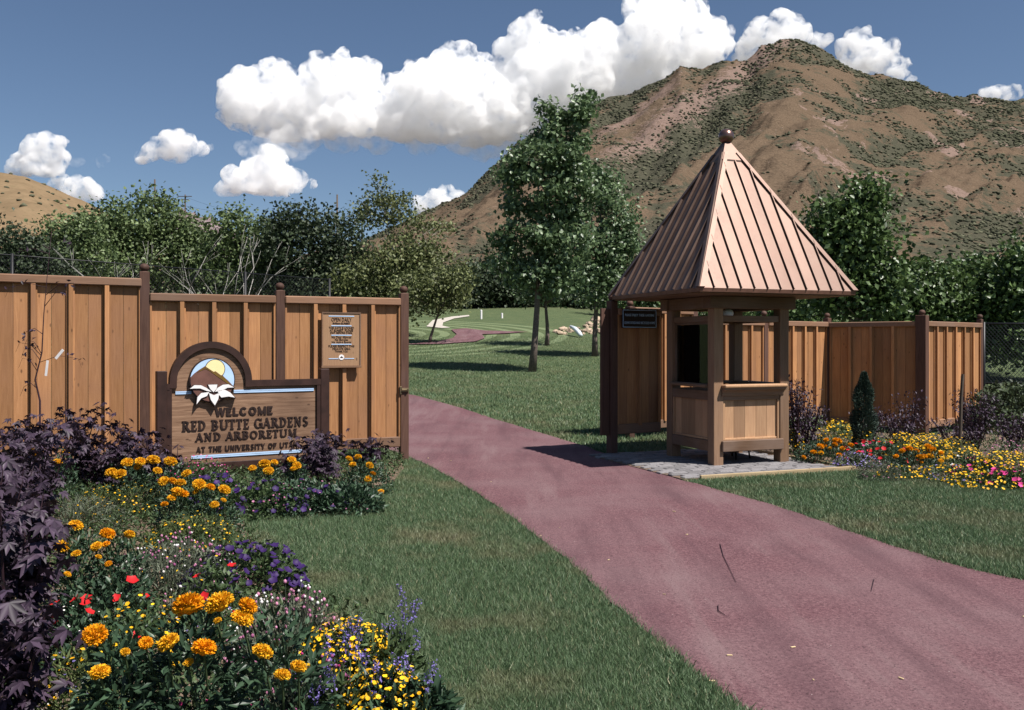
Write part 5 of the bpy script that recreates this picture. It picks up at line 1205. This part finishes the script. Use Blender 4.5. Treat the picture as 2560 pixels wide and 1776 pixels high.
MB().box(-.012, .012, -.002, .002, -.16, 0, 0).build('paper_tag', M['white'], sap, loc=(.13, -.06, 1.42), rot=(0, .12, 0)); MB().box(-.014, .014, -.002, .002, -.12, 0, 0).build('paper_tag', M['white'], sap, loc=(.29, -.06, 1.53), rot=(0, .7, 0))

# ground cover, grass
def scatter(poly, n, g):
    p = np.array([q[:2] for q in poly]); lo_, hi_ = p.min(0), p.max(0); xy = g.uniform(lo_, hi_, (n, 2)); return xy[inpoly(p, xy[:, 0], xy[:, 1])]
g = np.random.default_rng(55)
for (poly, n, lb) in ((BED, 130000, 'low green ground cover between the flowers of the left bed'), (RBED, 26000, 'low green ground cover between the flowers of the right bed')):
    xy = scatter(poly, n, g); m_ = len(xy); patch_ = np.array([noise.noise(Vector((x * 1.3, y * 1.3, 0))) for x, y in xy]); keep = patch_ > -.42; xy = xy[keep]; m_ = len(xy)
    P = np.c_[xy, T(xy[:, 0], xy[:, 1]) + g.uniform(0, .20, m_) * (.5 + .5 * np.clip(patch_[keep] + .5, 0, 1))]; V_, F_ = leaf_arrays(P, rnd_dir(m_, g, .5), rnd_dir(m_, g, .6), g.uniform(.025, .06, m_), g.uniform(.008, .022, m_))
    tag(obj('ground_cover', npmesh('ground_cover', V_, F_, M['mid_leaf'])), lb, 'ground cover', kind='stuff')

m, t, b = mat('grass_blade'); gi = t.nodes.new('ShaderNodeNewGeometry'); nz = N(t, 'TexNoise', Scale=.9, Detail=4, Roughness=.6); t.links.new(gi.outputs['Position'], nz.inputs['Vector'])
c = ramp(t, gi.outputs['Random Per Island'], [(0, (.046, .084, .036)), (.6, (.104, .168, .080)), (.93, (.165, .230, .120)), (1, (.36, .31, .19))])
c = mix(t, ramp(t, nz.outputs[0], [(.50, (0, 0, 0)), (.70, (.8, .8, .8))]), c, (.225, .200, .115))
t.links.new(c, b.inputs['Base Color']); b.inputs['Roughness'].default_value = .5; b.inputs['Specular IOR Level'].default_value = .35
tr = t.nodes.new('ShaderNodeBsdfTranslucent'); t.links.new(c, tr.inputs[0]); mx = N(t, 'MixShader', Fac=.25); t.links.new(b.outputs[0], mx.inputs[1]); t.links.new(tr.outputs[0], mx.inputs[2]); t.links.new(mx.outputs[0], t.nodes['Material Output'].inputs[0]); M['blade'] = m
def grass(label, xy, g, hgt, wid):
    n = len(xy); z = T(xy[:, 0], xy[:, 1]); a = g.uniform(0, 6.28, n); w_ = np.stack([np.cos(a), np.sin(a), np.zeros(n)], 1) * (wid * g.uniform(.6, 1.3, n))[:, None]
    xy = xy + g.normal(0, .022, xy.shape); B_ = np.c_[xy, z]; lean = np.c_[g.normal(0, .5, (n, 2)), np.ones(n)] * (hgt * g.uniform(.55, 1.3, n))[:, None]
    V_ = np.stack([B_ - w_, B_ + w_, B_ + lean], 1).reshape(-1, 3); return tag(obj('grass', npmesh('grass', V_, np.arange(n * 3).reshape(-1, 3), M['blade'])), label, 'grass', kind='stuff')
path_poly = np.concatenate([LQ, RQ[::-1]])
padc, pads = math.cos(KR), math.sin(KR)
def on_pad(x, y): u_, v_ = (x - KC[0]) * padc + (y - KC[1]) * pads, -(x - KC[0]) * pads + (y - KC[1]) * padc; return (u_ > -1.54) & (u_ < .975) & (v_ > -1.405) & (v_ < 1.12)
def lawn_mask(xy, near=True):
    x, y = xy[:, 0], xy[:, 1]; k = ~inpoly(path_poly, x, y) & ~inpoly(BED, x, y) & ~inpoly(RBED, x, y) & ~on_pad(x, y); return k
g = np.random.default_rng(66)
def frustum(n, y0, y1, pw):   # more blades where the ground is near
    y = y0 * (y1 / y0) ** (g.random(n) ** pw); x = g.uniform(-.62, .88, n) * y; return np.c_[x, y]
xy = frustum(1900000, 2.4, 13.0, 1.0); xy = xy[lawn_mask(xy)]
bare = np.array([noise.noise(Vector((x * .9, y * .9, 4))) for x, y in xy[:, :2]]) if len(xy) < 0 else None
left_ = xy[xy[:, 0] < (xy[:, 1] * .12 + .2)]; right_ = xy[xy[:, 0] >= (xy[:, 1] * .12 + .2)]
grass('short green lawn grass between the left flower bed and the path', left_, g, .036, .0026)
grass('short green lawn grass right of the path in front of the right bed', right_, g, .040, .0040)
xy = frustum(420000, 13.0, 46, .9); xy = xy[(xy[:, 0] / xy[:, 1] > -.18) & (xy[:, 0] / xy[:, 1] < .18)]; xy = xy[lawn_mask(xy)]
grass('mown green lawn beyond the gateway', xy, g, .055, .0085)

# ---- twigs and chips lying on the path
for k, (pp, lb) in enumerate((([(1800, 1365), (1808, 1395), (1820, 1420), (1840, 1462)], 'long thin dry twig lying on the red path'), ([(1795, 1520), (1796, 1535), (1812, 1545)], 'short bent twig lying on the red path below the long one'), ([(2185, 1455), (2178, 1485)], 'short dark twig on the path at the right'))):
    tag(MB().tube([tuple(gp(*q) + np.array([0, 0, .018])) for q in pp], [.0028, .0025, .002, .0015][:len(pp)] if len(pp) > 2 else [.0028, .0015], 5).build('twig', M['stemdark']), lb, 'twig')
g = random.Random(9); chip = MB().box(-.016, .016, -.006, .006, 0, .006, .002).mesh('wood_chip', M['edging'])
for k in range(24):
    s = g.random(); i = int(g.uniform(10, 110)); e_ = LQ[i] * (1 - s * .25) + RQ[i] * s * .25 if k % 3 else LQ[i] * (1 - s) + RQ[i] * s
    tag(obj('wood_chip', chip, loc=(e_[0], e_[1], .013), rot=(0, 0, g.uniform(0, 6)), scale=(g.uniform(.4, .95),) * 3), 'tiny pale wood chip scattered on the red path', 'wood chip', 'pale chips on the path')
